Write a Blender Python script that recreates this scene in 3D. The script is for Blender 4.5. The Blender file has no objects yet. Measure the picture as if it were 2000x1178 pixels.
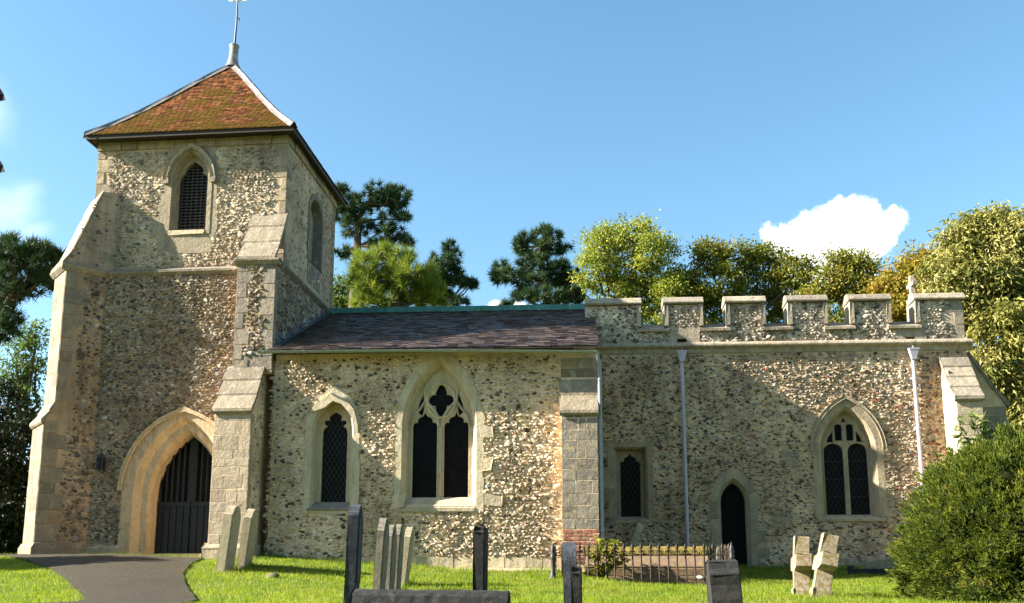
import bpy, math, random
import numpy as np
from mathutils import Vector, geometry
random.seed(7)
S = bpy.context.scene
COL = S.collection
R = math.radians

# ------------------------------------------------------------------ camera, sky, sun, exposure
PITCH, YAW = R(10.1455), R(3.2617)
FPX, PPX, PPY = 1900.0, 1000.0, 800.0          # focal length and principal point for a 2000 px wide frame
cam = bpy.data.cameras.new('camera')
cam.sensor_width = 36.0
cam.lens = 36.0 * FPX / 2000.0
cam.shift_y = (PPY - 589.0) / 2000.0
cam.clip_start = 0.05
cam.clip_end = 5000.0
camo = bpy.data.objects.new('camera', cam)
COL.objects.link(camo)
camo.rotation_euler = (R(90) + PITCH, 0.0, YAW)
camo.location = (0, 0, 0)
S.camera = camo

SUN = Vector((-1.0, -0.18, 0.55)).normalized()  # direction towards the sun
SUN_EL = math.asin(SUN.z)
SUN_ROT = math.atan2(SUN.x, SUN.y)
world = bpy.data.worlds.new('World')
S.world = world
world.use_nodes = True
sl = bpy.data.lights.new('sun', 'SUN')
sl.energy = 5.0
sl.angle = R(0.5)
sl.color = (1.0, 0.935, 0.82)
so = bpy.data.objects.new('sun', sl)
COL.objects.link(so)
so.rotation_euler = SUN.to_track_quat('Z', 'Y').to_euler()
so.location = (-30, -10, 30)
S.view_settings.view_transform = 'Standard'
S.view_settings.look = 'None'
S.view_settings.exposure = 2.15
S.view_settings.gamma = 1.0

_ct, _st, _cp, _sp = math.cos(PITCH), math.sin(PITCH), math.cos(YAW), math.sin(YAW)


def ray(x, y):
    """world direction of a point measured on the photograph (surveying only)"""
    a = (x - PPX) / FPX
    b = -(y - PPY) / FPX
    X, Y, Z = a, _ct - b * _st, _st + b * _ct
    return (X * _cp - Y * _sp, X * _sp + Y * _cp, Z)


def at(x, y, Y):
    """X, Z of a measured point on the upright plane at distance Y"""
    r = ray(x, y)
    k = Y / r[1]
    return r[0] * k, r[2] * k


def at3(x, y, Y):
    a = at(x, y, Y)
    return Vector((a[0], Y, a[1]))


# ------------------------------------------------------------------ world: sky with a few clouds
def build_world():
    nt = world.node_tree
    N, L = nt.nodes, nt.links
    N.clear()
    out = N.new('ShaderNodeOutputWorld')
    bg = N.new('ShaderNodeBackground')
    bg.inputs[1].default_value = 0.065
    sky = N.new('ShaderNodeTexSky')
    sky.sky_type = 'NISHITA'
    sky.sun_disc = False
    sky.sun_elevation = SUN_EL
    sky.sun_rotation = SUN_ROT
    sky.altitude = 50
    sky.air_density = 1.0
    sky.dust_density = 0.6
    sky.ozone_density = 2.0
    hs = N.new('ShaderNodeHueSaturation')
    hs.inputs['Hue'].default_value = SKY_HUE
    hs.inputs['Saturation'].default_value = SKY_SAT
    hs.inputs['Value'].default_value = 1.0
    L.new(sky.outputs[0], hs.inputs['Color'])
    tc = N.new('ShaderNodeTexCoord')

    def vmath(op, a, b=None):
        n = N.new('ShaderNodeVectorMath')
        n.operation = op
        for i, v in enumerate((a, b)):
            if v is None:
                continue
            if isinstance(v, (tuple, list, Vector)):
                n.inputs[i].default_value = tuple(v)
            else:
                L.new(v, n.inputs[i])
        return n

    def m(op, a, b=None, c=None, clamp=False):
        n = N.new('ShaderNodeMath')
        n.operation = op
        n.use_clamp = clamp
        for i, v in enumerate((a, b, c)):
            if v is None:
                continue
            if isinstance(v, (int, float)):
                n.inputs[i].default_value = v
            else:
                L.new(v, n.inputs[i])
        return n.outputs[0]

    d = tc.outputs['Generated']
    ns = N.new('ShaderNodeTexNoise')
    ns.inputs['Scale'].default_value = 38.0
    ns.inputs['Detail'].default_value = 8.0
    ns.inputs['Roughness'].default_value = 0.62
    L.new(d, ns.inputs['Vector'])
    nb = N.new('ShaderNodeTexNoise')
    nb.inputs['Scale'].default_value = 90.0
    nb.inputs['Detail'].default_value = 5.0
    L.new(d, nb.inputs['Vector'])
    cen = Vector(ray(1620, 460)).normalized()
    rt = cen.cross(Vector((0, 0, 1))).normalized()
    up = rt.cross(cen)
    dz = vmath('DOT_PRODUCT', d, cen).outputs['Value']
    dzc = m('MAXIMUM', dz, 0.02)
    ax = m('DIVIDE', vmath('DOT_PRODUCT', d, rt).outputs['Value'], dzc)
    bx = m('DIVIDE', vmath('DOT_PRODUCT', d, up).outputs['Value'], dzc)
    front = m('GREATER_THAN', dz, 0.1)

    def puffs(lst, nz, soft):
        tot = None
        for (px, py, r, sy) in lst:
            v = Vector(ray(px, py))
            k = v.dot(cen)
            a0, b0 = v.dot(rt) / k, v.dot(up) / k
            rr = r / FPX
            dx = m('SUBTRACT', ax, a0)
            dy = m('DIVIDE', m('SUBTRACT', bx, b0), sy)
            q = m('SQRT', m('ADD', m('MULTIPLY', dx, dx), m('MULTIPLY', dy, dy)))
            e = m('SUBTRACT', rr, q)
            tot = e if tot is None else m('MAXIMUM', tot, e)
        nzv = m('MULTIPLY', m('SUBTRACT', ns.outputs['Fac'], 0.5), nz / FPX)
        tot = m('ADD', tot, nzv)
        mr = N.new('ShaderNodeMapRange')
        mr.interpolation_type = 'SMOOTHSTEP'
        L.new(tot, mr.inputs[0])
        mr.inputs[1].default_value = -soft / FPX
        mr.inputs[2].default_value = soft / FPX
        return m('MULTIPLY', mr.outputs[0], front)

    A = puffs([(1530, 480, 36, 1.0), (1580, 460, 40, 1.0), (1628, 436, 40, 1.0), (1682, 430, 40, 1.0), (1696, 470, 42, 1.0),
               (1742, 432, 20, 1.1), (1640, 490, 54, 0.8), (1600, 520, 64, .9), (1508, 462, 18, 1), (1650, 530, 50, 1)], 58, 8)
    B = puffs([(968, 598, 15, .7), (1012, 596, 14, .6), (1090, 600, 20, .6)], 14, 6)
    Cc = m('MULTIPLY', puffs([(20, 410, 70, .7), (-10, 215, 26, 1.4), (60, 450, 40, .4), (40, 380, 40, .5)], 70, 60), 0.2)
    mask = m('MAXIMUM', m('MAXIMUM', A, B), Cc)
    cr = N.new('ShaderNodeMapRange')
    L.new(nb.outputs['Fac'], cr.inputs[0])
    cr.inputs[1].default_value = .3
    cr.inputs[2].default_value = .7
    cr.inputs[3].default_value = 7.5
    cr.inputs[4].default_value = 9.0
    cc = N.new('ShaderNodeCombineColor')
    L.new(cr.outputs[0], cc.inputs[0])
    L.new(cr.outputs[0], cc.inputs[1])
    L.new(cr.outputs[0], cc.inputs[2])
    mx = N.new('ShaderNodeMix')
    mx.data_type = 'RGBA'
    L.new(mask, mx.inputs[0])
    L.new(hs.outputs[0], mx.inputs[6])
    L.new(cc.outputs[0], mx.inputs[7])
    L.new(mx.outputs[2], bg.inputs[0])
    L.new(bg.outputs[0], out.inputs[0])


SKY_HUE, SKY_SAT = 0.484, 1.10
build_world()

# ------------------------------------------------------------------ mesh builder
OFF = {}


class MB:
    def __init__(s):
        s.V, s.R, s.E, s.F, s.n = [], [], [], [], 0

    def add(s, v, f, m=0, rnd=None, rim=None, smooth=False):
        v = np.asarray(v, dtype=np.float64).reshape(-1, 3)
        k = len(v)
        s.V.append(v)
        s.R.append(np.full(k, random.random()) if rnd is None else np.broadcast_to(np.asarray(rnd, dtype=float), (k,)))
        s.E.append(np.zeros(k) if rim is None else np.broadcast_to(np.asarray(rim, dtype=float), (k,)))
        if isinstance(f, np.ndarray):
            s.F.append((f + s.n, m, smooth))
        else:
            by = {}
            for q in f:
                by.setdefault(len(q), []).append(q)
            for q in by.values():
                s.F.append((np.asarray(q) + s.n, m, smooth))
        s.n += k

    def build(s, name, mats, parent=None, loc=None):
        if not isinstance(mats, (list, tuple)):
            mats = [mats]
        V = np.concatenate(s.V)
        off = OFF[parent.name] if parent is not None else Vector(loc if loc is not None else (0, 0, 0))
        V = V - np.array(off)
        me = bpy.data.meshes.new(name)
        li = np.concatenate([f[0].ravel() for f in s.F]).astype(np.int32)
        cnt = np.concatenate([np.full(len(f[0]), f[0].shape[1]) for f in s.F])
        st = np.concatenate([[0], np.cumsum(cnt)[:-1]]).astype(np.int32)
        mi = np.concatenate([np.full(len(f[0]), f[1]) for f in s.F]).astype(np.int32)
        sm = np.concatenate([np.full(len(f[0]), f[2]) for f in s.F]).astype(bool)
        me.vertices.add(len(V))
        me.vertices.foreach_set('co', V.ravel().astype(np.float32))
        me.loops.add(len(li))
        me.loops.foreach_set('vertex_index', li)
        me.polygons.add(len(cnt))
        me.polygons.foreach_set('loop_start', st)
        me.polygons.foreach_set('material_index', mi)
        me.polygons.foreach_set('use_smooth', sm)
        for nm, arr in (('rnd', s.R), ('rim', s.E)):
            at_ = me.attributes.new(nm, 'FLOAT', 'POINT')
            at_.data.foreach_set('value', np.concatenate(arr).astype(np.float32))
        me.update(calc_edges=True)
        me.validate()
        for m_ in mats:
            me.materials.append(m_)
        o = bpy.data.objects.new(name, me)
        COL.objects.link(o)
        if parent is not None:
            o.parent = parent
        else:
            o.location = off
        OFF[o.name] = off
        return o


def thing(name, label, cat, loc, group=None):
    o = bpy.data.objects.new(name, None)
    o.empty_display_size = 0.2
    COL.objects.link(o)
    o.location = loc
    OFF[o.name] = Vector(loc)
    tag(o, label, cat, group)
    return o


def tag(o, label=None, cat=None, group=None, kind=None):
    if label:
        o['label'] = label
    if cat:
        o['category'] = cat
    if group:
        o['group'] = group
    if kind:
        o['kind'] = kind
    return o


def bevel(o, w, seg=2):
    b = o.modifiers.new('bevel', 'BEVEL')
    b.width = w
    b.segments = seg
    b.limit_method = 'ANGLE'
    b.angle_limit = R(40)
    return o


def box(mb, x0, x1, y0, y1, z0, z1, m=0, W=None, rnd=None):
    v = np.array([(x, y, z) for z in (z0, z1) for y in (y0, y1) for x in (x0, x1)], dtype=float)
    if W is not None:
        v = W(v[:, 0], v[:, 1], v[:, 2])
    mb.add(v, [(0, 2, 3, 1), (4, 5, 7, 6), (0, 1, 5, 4), (2, 6, 7, 3), (0, 4, 6, 2), (1, 3, 7, 5)], m, rnd)


def south(Y):
    def mp(a, z, d):
        a, z, d = np.broadcast_arrays(a, z, d)
        return np.stack([a, Y + d, z], -1)
    return mp


def plate(mb, outer, holes, d0, d1, mp, m=0, sides=True, back=True, rnd=None):
    loops = [list(outer)] + [list(h) for h in holes]
    flat = [p for l in loops for p in l]
    tris = geometry.tessellate_polygon([[Vector((p[0], p[1], 0)) for p in l] for l in loops])
    A = np.array(flat, dtype=float)
    n = len(A)
    v = np.concatenate([mp(A[:, 0], A[:, 1], d0), mp(A[:, 0], A[:, 1], d1)])
    f = [tuple(t) for t in tris]
    if back:
        f += [tuple(i + n for i in t) for t in tris]
    if sides:
        o = 0
        for l in loops:
            k = len(l)
            for i in range(k):
                j = (i + 1) % k
                f.append((o + i, o + j, n + o + j, n + o + i))
            o += k
    mb.add(v, f, m, rnd)


def loft(mb, A, dA, B, dB, mp, m=0, closed=True, rnd=None):
    A, B = np.array(A, dtype=float), np.array(B, dtype=float)
    n = len(A)
    v = np.concatenate([mp(A[:, 0], A[:, 1], dA), mp(B[:, 0], B[:, 1], dB)])
    f = [(i, (i + 1) % n, n + (i + 1) % n, n + i) for i in range(n if closed else n - 1)]
    mb.add(v, f, m, rnd)


def prism(mb, prof, p0, p1, mp, m=0, rnd=None):
    """closed profile (l, z) swept from p0 to p1 across"""
    plate(mb, prof, [], p0, p1, mp, m, rnd=rnd)


def tube(mb, pts, rad, n=8, m=0, cap=True, rnd=None, smooth=True):
    pts = [Vector(p) for p in pts]
    if not isinstance(rad, (list, tuple)):
        rad = [rad] * len(pts)
    V, F = [], []
    prev = None
    for i, p in enumerate(pts):
        t = (pts[min(i + 1, len(pts) - 1)] - pts[max(i - 1, 0)]).normalized()
        a = Vector((0, 0, 1)) if abs(t.z) < .9 else Vector((1, 0, 0))
        if prev is not None:
            a = prev
        x = (a - t * a.dot(t)).normalized()
        prev = x
        y = t.cross(x)
        for k in range(n):
            an = 2 * math.pi * k / n
            V.append(p + (x * math.cos(an) + y * math.sin(an)) * rad[i])
    for i in range(len(pts) - 1):
        for k in range(n):
            F.append((i * n + k, i * n + (k + 1) % n, (i + 1) * n + (k + 1) % n, (i + 1) * n + k))
    mb.add([tuple(v) for v in V], F, m, rnd, smooth=smooth)
    if cap:
        b = len(pts) - 1
        mb.add([tuple(v) for v in V[:n]], [tuple(range(n))], m, rnd)
        mb.add([tuple(v) for v in V[b * n:]], [tuple(range(n))], m, rnd)


def arch(cx, w, z0, zs, h, n=12):
    """pointed arch outline, from the bottom left over the apex to the bottom right"""
    c = (h * h - w * w) / (2 * w)
    r = w + c
    pts = [(cx - w, z0)]
    a1 = math.atan2(h, c)
    for i in range(n + 1):
        t = a1 * i / n
        pts.append((cx + c - r * math.cos(t), zs + r * math.sin(t)))
    for i in range(n - 1, -1, -1):
        t = a1 * i / n
        pts.append((cx - c + r * math.cos(t), zs + r * math.sin(t)))
    pts.append((cx + w, z0))
    return pts


def profile_light(cx, hw, z0, zs, prof):
    """window light: jambs from z0 to zs then a head whose right half is prof, in half widths"""
    right = [(cx + p[0] * hw, zs + p[1] * hw) for p in prof]
    left = [(2 * cx - p[0], p[1]) for p in right]
    return [(cx - hw, z0)] + left[:-1] + [right[-1]] + right[:-1][::-1] + [(cx + hw, z0)]


def pip(poly, x, z):
    poly = np.asarray(poly, dtype=float)
    ins = np.zeros(np.shape(x), dtype=bool)
    n = len(poly)
    j = n - 1
    for i in range(n):
        xi, zi = poly[i]
        xj, zj = poly[j]
        c = ((zi > z) != (zj > z))
        with np.errstate(divide='ignore', invalid='ignore'):
            c &= x < (xj - xi) * (z - zi) / (zj - zi) + xi
        ins ^= c
        j = i
    return ins


def jag(pts, amt, seed, keep_ends=True):
    """irregular edge for worn stonework"""
    rg = random.Random(seed)
    out = []
    n = len(pts)
    for i in range(n):
        p, q = pts[i], pts[(i + 1) % n]
        L_ = math.hypot(q[0] - p[0], q[1] - p[1])
        k = max(1, int(L_ / 0.22))
        for t in range(k):
            f = t / k
            out.append((p[0] + (q[0] - p[0]) * f + rg.uniform(-amt, amt), p[1] + (q[1] - p[1]) * f + rg.uniform(-amt, amt)))
    return out


def flints(mb, a0, a1, z0, z1, mp, sa, sz, seed, inc=None, exc=(), m=0, hgt=0.05, fill=0.56, drop=0.0, vary=.30):
    rg = np.random.default_rng(seed)
    nz = max(1, int((z1 - z0) / sz))
    na = max(1, int((a1 - a0) / sa))
    I, J = np.meshgrid(np.arange(na), np.arange(nz))
    I, J = I.ravel(), J.ravel()
    a = a0 + (I + .5 + .5 * (J % 2) - .25) * (a1 - a0) / na + rg.uniform(-.3, .3, I.size) * sa
    z = z0 + (J + .5) * (z1 - z0) / nz + rg.uniform(-.26, .26, I.size) * sz
    z += np.sin(a * 1.3 + seed) * sz * .5
    ok = (a > a0 + .02) & (a < a1 - .02) & (z > z0) & (z < z1)
    if inc is not None:
        ok &= pip(inc, a, z)
    for e in exc:
        ok &= ~pip(e, a, z)
    if drop:
        ok &= rg.random(a.size) > drop
    a, z = a[ok], z[ok]
    n = a.size
    if n == 0:
        return
    K = 7
    rings = [(.42, 1.0, .12), (.80, .72, .62), (1.04, -.25, 1.0)]
    th = np.arange(K) * 2 * np.pi / K
    jit = rg.uniform(.6, 1.3, (n, K))
    rot = rg.normal(0, .35, n)
    big = np.exp(rg.normal(-.05, vary, n))
    wa = sa * fill * rg.uniform(.8, 1.35, n) * big
    wz = sz * fill * rg.uniform(.65, 1.15, n) * big
    hh = hgt * rg.uniform(.45, 1.35, n)
    ta, tz = rg.uniform(-.8, .8, n), rg.uniform(-.8, .8, n)
    rn = rg.random(n)
    A, Z, D, E = [np.zeros((n, 1))], [np.zeros((n, 1))], [1.05 * hh[:, None]], [np.zeros((n, 1))]
    for (r, h, e) in rings:
        A.append(np.cos(th)[None] * jit * r)
        Z.append(np.sin(th)[None] * jit * r)
        hn = h * hh[:, None] * np.ones((n, K))
        if h > 0:
            hn = hn * rg.uniform(.7, 1.2, (n, K))
        D.append(hn)
        E.append(np.full((n, K), e))
    A, Z, D, E = (np.concatenate(q, 1) for q in (A, Z, D, E))
    x = A * wa[:, None]
    y = Z * wz[:, None]
    D = D + (A * ta[:, None] + Z * tz[:, None]) * hh[:, None] * (D > 0)
    c, s_ = np.cos(rot)[:, None], np.sin(rot)[:, None]
    ga = a[:, None] + x * c - y * s_
    gz_ = z[:, None] + x * s_ + y * c
    P = mp(ga, gz_, -D)
    nv = 1 + K * len(rings)
    base = (np.arange(n) * nv)[:, None, None]
    tri = np.array([(0, 1 + k, 1 + (k + 1) % K) for k in range(K)])
    quad = np.array([(1 + r * K + k, 1 + (r + 1) * K + k, 1 + (r + 1) * K + (k + 1) % K, 1 + r * K + (k + 1) % K)
                     for r in range(len(rings) - 1) for k in range(K)])
    T = (base + tri[None]).reshape(-1, 3)
    Q = (base + quad[None]).reshape(-1, 4)
    n0 = mb.n
    rr = np.repeat(rn, nv)
    mb.add(P.reshape(-1, 3), T, m, rr, E.ravel(), smooth=False)
    mb.F.append((Q + n0, m, False))


def blocks(mb, a0, a1, z0, z1, mp, seed, m=0, hrow=(.2, .32), lrow=(.25, .5), proud=.004, gap=.0025, exc=(), inc=None):
    """dressed stones laid in rows, each with its own size and tone"""
    rg = random.Random(seed)
    z = z0
    while z < z1 - .03:
        h = rg.uniform(*hrow)
        if z1 - (z + h) < hrow[0] * .6:
            h = z1 - z
        h = min(h, z1 - z)
        a = a0
        while a < a1 - .02:
            l = rg.uniform(*lrow)
            if a1 - (a + l) < lrow[0] * .6:
                l = a1 - a
            l = min(l, a1 - a)
            ca_, cz_ = a + l / 2, z + h / 2
            bad = any(pip(e, np.array([ca_]), np.array([cz_]))[0] for e in exc)
            if inc is not None and not pip(inc, np.array([ca_]), np.array([cz_]))[0]:
                bad = True
            if not bad:
                block(mb, a + gap, a + l - gap, z + gap, z + h - gap, mp, proud * rg.uniform(.6, 1.4), rg, m)
            a += l
        z += h


def block(mb, a0, a1, z0, z1, mp, proud, rg, m=0, b=.007):
    o = [(a0, z0), (a1, z0), (a1, z1), (a0, z1)]
    i = [(a0 + b, z0 + b), (a1 - b, z0 + b), (a1 - b, z1 - b), (a0 + b, z1 - b)]
    i = [(p[0] + rg.uniform(-.006, .006), p[1] + rg.uniform(-.006, .006)) for p in i]
    pts = np.array(o + i)
    d = np.array([.01] * 4 + [-proud + rg.uniform(-.003, .003) for _ in range(4)])
    mb.add(mp(pts[:, 0], pts[:, 1], d), [(4, 5, 6, 7), (0, 1, 5, 4), (1, 2, 6, 5), (2, 3, 7, 6), (3, 0, 4, 7)], m, rg.random())


def quoin(mb, a_edge, sgn, z0, z1, mp, seed, m=0, h=(.22, .34), l=(.24, .48), exc_list=None):
    """alternating corner stones; returns rectangles they cover"""
    rg = random.Random(seed)
    z = z0
    k = 0
    rects = []
    while z < z1 - .05:
        hh = min(rg.uniform(*h), z1 - z)
        if z1 - z - hh < .12:
            hh = z1 - z
        ll = (l[0] if k % 2 else l[1]) * rg.uniform(.85, 1.15)
        p, q = (a_edge, a_edge + sgn * ll)
        lo, hi = min(p, q), max(p, q)
        block(mb, lo + .004, hi - .004, z + .004, z + hh - .004, mp, .012 * rg.uniform(.7, 1.5), rg, m)
        rects.append([(lo, z), (hi, z), (hi, z + hh), (lo, z + hh)])
        z += hh
        k += 1
    return rects


def rect(a0, a1, z0, z1):
    return [(a0, z0), (a1, z0), (a1, z1), (a0, z1)]


# ------------------------------------------------------------------ materials
class NB:
    def __init__(s, name, rough=.85):
        s.mat = bpy.data.materials.new(name)
        s.mat.use_nodes = True
        s.nt = s.mat.node_tree
        s.N, s.L = s.nt.nodes, s.nt.links
        s.b = s.N['Principled BSDF']
        s.b.inputs['Roughness'].default_value = rough
        s.b.inputs['Specular IOR Level'].default_value = .3
        s.tc = s.N.new('ShaderNodeTexCoord').outputs['Object']

    def put(s, sock, v):
        if v is None:
            return
        if hasattr(v, 'is_output'):
            s.L.new(v, sock)
        elif isinstance(v, (tuple, list)):
            sock.default_value = tuple(v) + ((1,) if len(v) == 3 and len(sock.default_value) == 4 else ())
        else:
            sock.default_value = v

    def noise(s, scale, detail=4, rough=.55, vec=None, dist=0):
        n = s.N.new('ShaderNodeTexNoise')
        s.put(n.inputs['Vector'], vec if vec is not None else s.tc)
        n.inputs['Scale'].default_value = scale
        n.inputs['Detail'].default_value = detail
        n.inputs['Roughness'].default_value = rough
        n.inputs['Distortion'].default_value = dist
        return n.outputs['Fac']

    def vor(s, scale, vec=None, feat='F1', out='Distance'):
        n = s.N.new('ShaderNodeTexVoronoi')
        n.feature = feat
        s.put(n.inputs['Vector'], vec if vec is not None else s.tc)
        n.inputs['Scale'].default_value = scale
        return n.outputs[out]

    def mapping(s, sc, vec=None):
        n = s.N.new('ShaderNodeMapping')
        s.put(n.inputs['Vector'], vec if vec is not None else s.tc)
        n.inputs['Scale'].default_value = sc
        return n.outputs[0]

    def attr(s, name):
        n = s.N.new('ShaderNodeAttribute')
        n.attribute_name = name
        return n.outputs['Fac']

    def ramp(s, fac, stops, const=False):
        n = s.N.new('ShaderNodeValToRGB')
        s.L.new(fac, n.inputs[0])
        cr = n.color_ramp
        cr.interpolation = 'CONSTANT' if const else 'LINEAR'
        while len(cr.elements) < len(stops):
            cr.elements.new(.5)
        for e, (p, c) in zip(cr.elements, stops):
            e.position = p
            c = (c, c, c) if isinstance(c, (int, float)) else c
            e.color = tuple(c) + (1,)
        return n.outputs['Color']

    def mix(s, fac, a, b, mode='MIX'):
        n = s.N.new('ShaderNodeMix')
        n.data_type = 'RGBA'
        n.blend_type = mode
        s.put(n.inputs[0], fac)
        s.put(n.inputs[6], a)
        s.put(n.inputs[7], b)
        return n.outputs[2]

    def m(s, op, a, b=None, clamp=False):
        n = s.N.new('ShaderNodeMath')
        n.operation = op
        n.use_clamp = clamp
        s.put(n.inputs[0], a)
        s.put(n.inputs[1], b)
        return n.outputs[0]

    def bump(s, h, strength=.5, dist=.02, chain=None):
        n = s.N.new('ShaderNodeBump')
        n.inputs['Strength'].default_value = strength
        n.inputs['Distance'].default_value = dist
        s.put(n.inputs['Height'], h)
        if chain is not None:
            s.L.new(chain, n.inputs['Normal'])
        return n.outputs[0]

    def fin(s, color, normal=None, rough=None):
        s.put(s.b.inputs['Base Color'], color)
        if normal is not None:
            s.L.new(normal, s.b.inputs['Normal'])
        if rough is not None:
            s.put(s.b.inputs['Roughness'], rough)
        return s.mat


def m_mortar(name, c1, c2, c3):
    n = NB(name, .95)
    big = n.noise(.55, 5, .6)
    col = n.mix(n.ramp(big, [(.35, 0.), (.65, 1.)]), c1, c2)
    col = n.mix(n.ramp(n.noise(3.5, 6, .65), [(.5, 0.), (.72, .8)]), col, c3)
    col = n.mix(n.m('MULTIPLY', n.noise(60, 2), .6), col, (0.5, .42, .3), 'MULTIPLY')
    col = n.mix(.5, col, n.mix(1.0, col, (2., 2., 2.), 'MULTIPLY'))
    col = n.mix(1.0, col, (1.25, 1.15, 1.08), 'MULTIPLY')
    col = n.mix(n.ramp(n.noise(.45, 6, .68), [(.40, 0.), (.60, 1.)]), col, n.mix(1.0, col, (.70, .69, .69), 'MULTIPLY'))
    col = n.mix(n.ramp(n.noise(1.0, 6, .72, n.mapping((2.6, 2.6, .22))), [(.5, 0.), (.66, .8)]), col, n.mix(1.0, col, (.62, .62, .64), 'MULTIPLY'))
    h = n.m('ADD', n.noise(22, 6, .7), n.m('MULTIPLY', n.noise(7, 3), .8))
    return n.fin(col, n.bump(h, .9, .03))


def m_flint(name, stops, cortex=(.46, .41, .31), amount=.75, rough=.5):
    n = NB(name, .75)
    n.b.inputs['Specular IOR Level'].default_value = .18
    r = n.attr('rnd')
    col = n.ramp(r, stops, True)
    pat = n.noise(26, 4, .65)
    col = n.mix(n.ramp(pat, [(.45, 0.), (.75, .6)]), col, (.3, .28, .24))
    rim = n.m('ADD', n.attr('rim'), n.m('MULTIPLY', n.m('SUBTRACT', n.noise(18, 3), .5), 1.3))
    k = n.ramp(rim, [(.48, 0.), (.85, 1.)])
    col = n.mix(n.m('MULTIPLY', k, amount), col, cortex)
    big = n.noise(.9, 3)
    col = n.mix(n.ramp(big, [(.4, 0.), (.8, .45)]), col, (.3, .22, .12))
    col = n.mix(1.0, col, (1.25, 1.15, 1.08), 'MULTIPLY')
    col = n.mix(n.ramp(n.noise(.45, 6, .68), [(.40, 0.), (.60, 1.)]), col, n.mix(1.0, col, (.70, .69, .69), 'MULTIPLY'))
    col = n.mix(n.ramp(n.noise(1.0, 6, .72, n.mapping((2.6, 2.6, .22))), [(.5, 0.), (.66, .8)]), col, n.mix(1.0, col, (.62, .62, .64), 'MULTIPLY'))
    return n.fin(col, n.bump(n.noise(45, 4, .7), .7, .012))


def m_stone(name, c1, c2, dark=(.16, .14, .11), lich=(.42, .36, .2), dk=.5, bumpd=.03, rough=.92, streak=.55, var=.7):
    n = NB(name, rough)
    a = n.noise(2.2, 6, .62)
    col = n.mix(n.ramp(a, [(.34, 0.), (.68, 1.)]), c1, c2)
    r = n.attr('rnd')
    tone = n.ramp(r, [(0, (1 - var * .55,) * 3), (.5, (1., 1., 1.)), (1., (1 + var * .3, 1 + var * .24, 1 + var * .12))])
    col = n.mix(1.0, col, tone, 'MULTIPLY')
    st = n.noise(1.0, 6, .7, n.mapping((5, 5, .7)))
    col = n.mix(n.ramp(st, [(.46, 0.), (.66, streak)]), col, dark)
    sp = n.noise(9, 8, .72)
    col = n.mix(n.ramp(sp, [(.5, 0.), (.64, dk)]), col, dark)
    l = n.noise(5.5, 7, .7, dist=.4)
    col = n.mix(n.ramp(l, [(.54, 0.), (.62, .5)]), col, lich)
    col = n.mix(1.0, col, (1.03, .97, .95), 'MULTIPLY')
    pit = n.vor(38, n.tc)
    h = n.m('ADD', n.noise(14, 8, .72), n.m('MULTIPLY', n.ramp(pit, [(0, 0.), (.28, 1.)]), .35))
    h = n.m('ADD', h, n.m('MULTIPLY', n.noise(4, 3), 1.2))
    return n.fin(col, n.bump(h, .8, bumpd))


def m_plain(name, col, rough=.6, spec=.4, metal=0, nz=.25, bs=.3, scale=20):
    n = NB(name, rough)
    n.b.inputs['Specular IOR Level'].default_value = spec
    n.b.inputs['Metallic'].default_value = metal
    q = n.noise(scale, 6, .65)
    d = tuple(c * (1 - nz * 1.6) for c in col)
    u = tuple(min(1, c * (1 + nz)) for c in col)
    c = n.mix(n.ramp(q, [(.3, 0.), (.7, 1.)]), d, u)
    return n.fin(c, n.bump(q, bs, .006))


def m_leaf(name, stops, trans=.35, rough=.55):
    n = NB(name, rough)
    col = n.ramp(n.attr('rnd'), stops)
    col = n.mix(n.m('MULTIPLY', n.noise(.7, 3), .5), col, n.mix(1., col, (.55, .62, .5), 'MULTIPLY'))
    n.fin(col)
    n.b.inputs['Specular IOR Level'].default_value = .15
    tr = n.N.new('ShaderNodeBsdfTranslucent')
    n.L.new(n.mix(1., col, (1.3, 1.3, 1.0), 'MULTIPLY'), tr.inputs[0])
    ms = n.N.new('ShaderNodeMixShader')
    ms.inputs[0].default_value = trans
    n.L.new(n.b.outputs[0], ms.inputs[1])
    n.L.new(tr.outputs[0], ms.inputs[2])
    n.L.new(ms.outputs[0], n.N['Material Output'].inputs[0])
    return n.mat


MT = {}
MT['mortar_nave'] = m_mortar('mortar_nave', (.52, .435, .32), (.46, .38, .275), (.36, .295, .21))
MT['mortar_tower'] = m_mortar('mortar_tower', (.32, .25, .165), (.26, .205, .135), (.2, .165, .12))
MT['mortar_chancel'] = m_mortar('mortar_chancel', (.46, .37, .255), (.40, .32, .215), (.31, .25, .175))
MT['mortar_pale'] = m_mortar('mortar_pale', (.36, .305, .23), (.30, .25, .19), (.22, .185, .14))
MT['mortar_grey'] = m_mortar('mortar_grey', (.38, .345, .28), (.33, .30, .245), (.25, .23, .19))
DK, DK2, GR, G2, BR, WH, BF = (.016, .016, .018), (.036, .036, .037), (.088, .085, .080), (.17, .16, .14), (.13, .085, .045), (.50, .475, .41), (.40, .345, .245)
MT['flint_nave'] = m_flint('flint_nave', [(0, DK), (.05, DK2), (.09, GR), (.13, (.24, .22, .19)), (.19, (.26, .19, .115)), (.23, (.54, .455, .34)), (.55, (.60, .515, .39)), (.88, (.64, .58, .48))], (.60, .51, .38), .7)
MT['flint_tower'] = m_flint('flint_tower', [(0, DK), (.10, DK2), (.24, (.12, .118, .116)), (.42, (.17, .13, .09)), (.54, (.23, .22, .205)), (.74, (.29, .235, .165)), (.88, (.38, .34, .27)), (.965, (.46, .44, .39))], (.34, .295, .225), .5)
MT['flint_chancel'] = m_flint('flint_chancel', [(0, DK), (.08, DK2), (.16, GR), (.26, (.22, .21, .20)), (.38, (.24, .18, .12)), (.43, (.42, .35, .255)), (.74, (.46, .41, .33)), (.93, (.56, .53, .47)), (.98, (.34, .11, .06))], (.44, .38, .29), .6)
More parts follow.
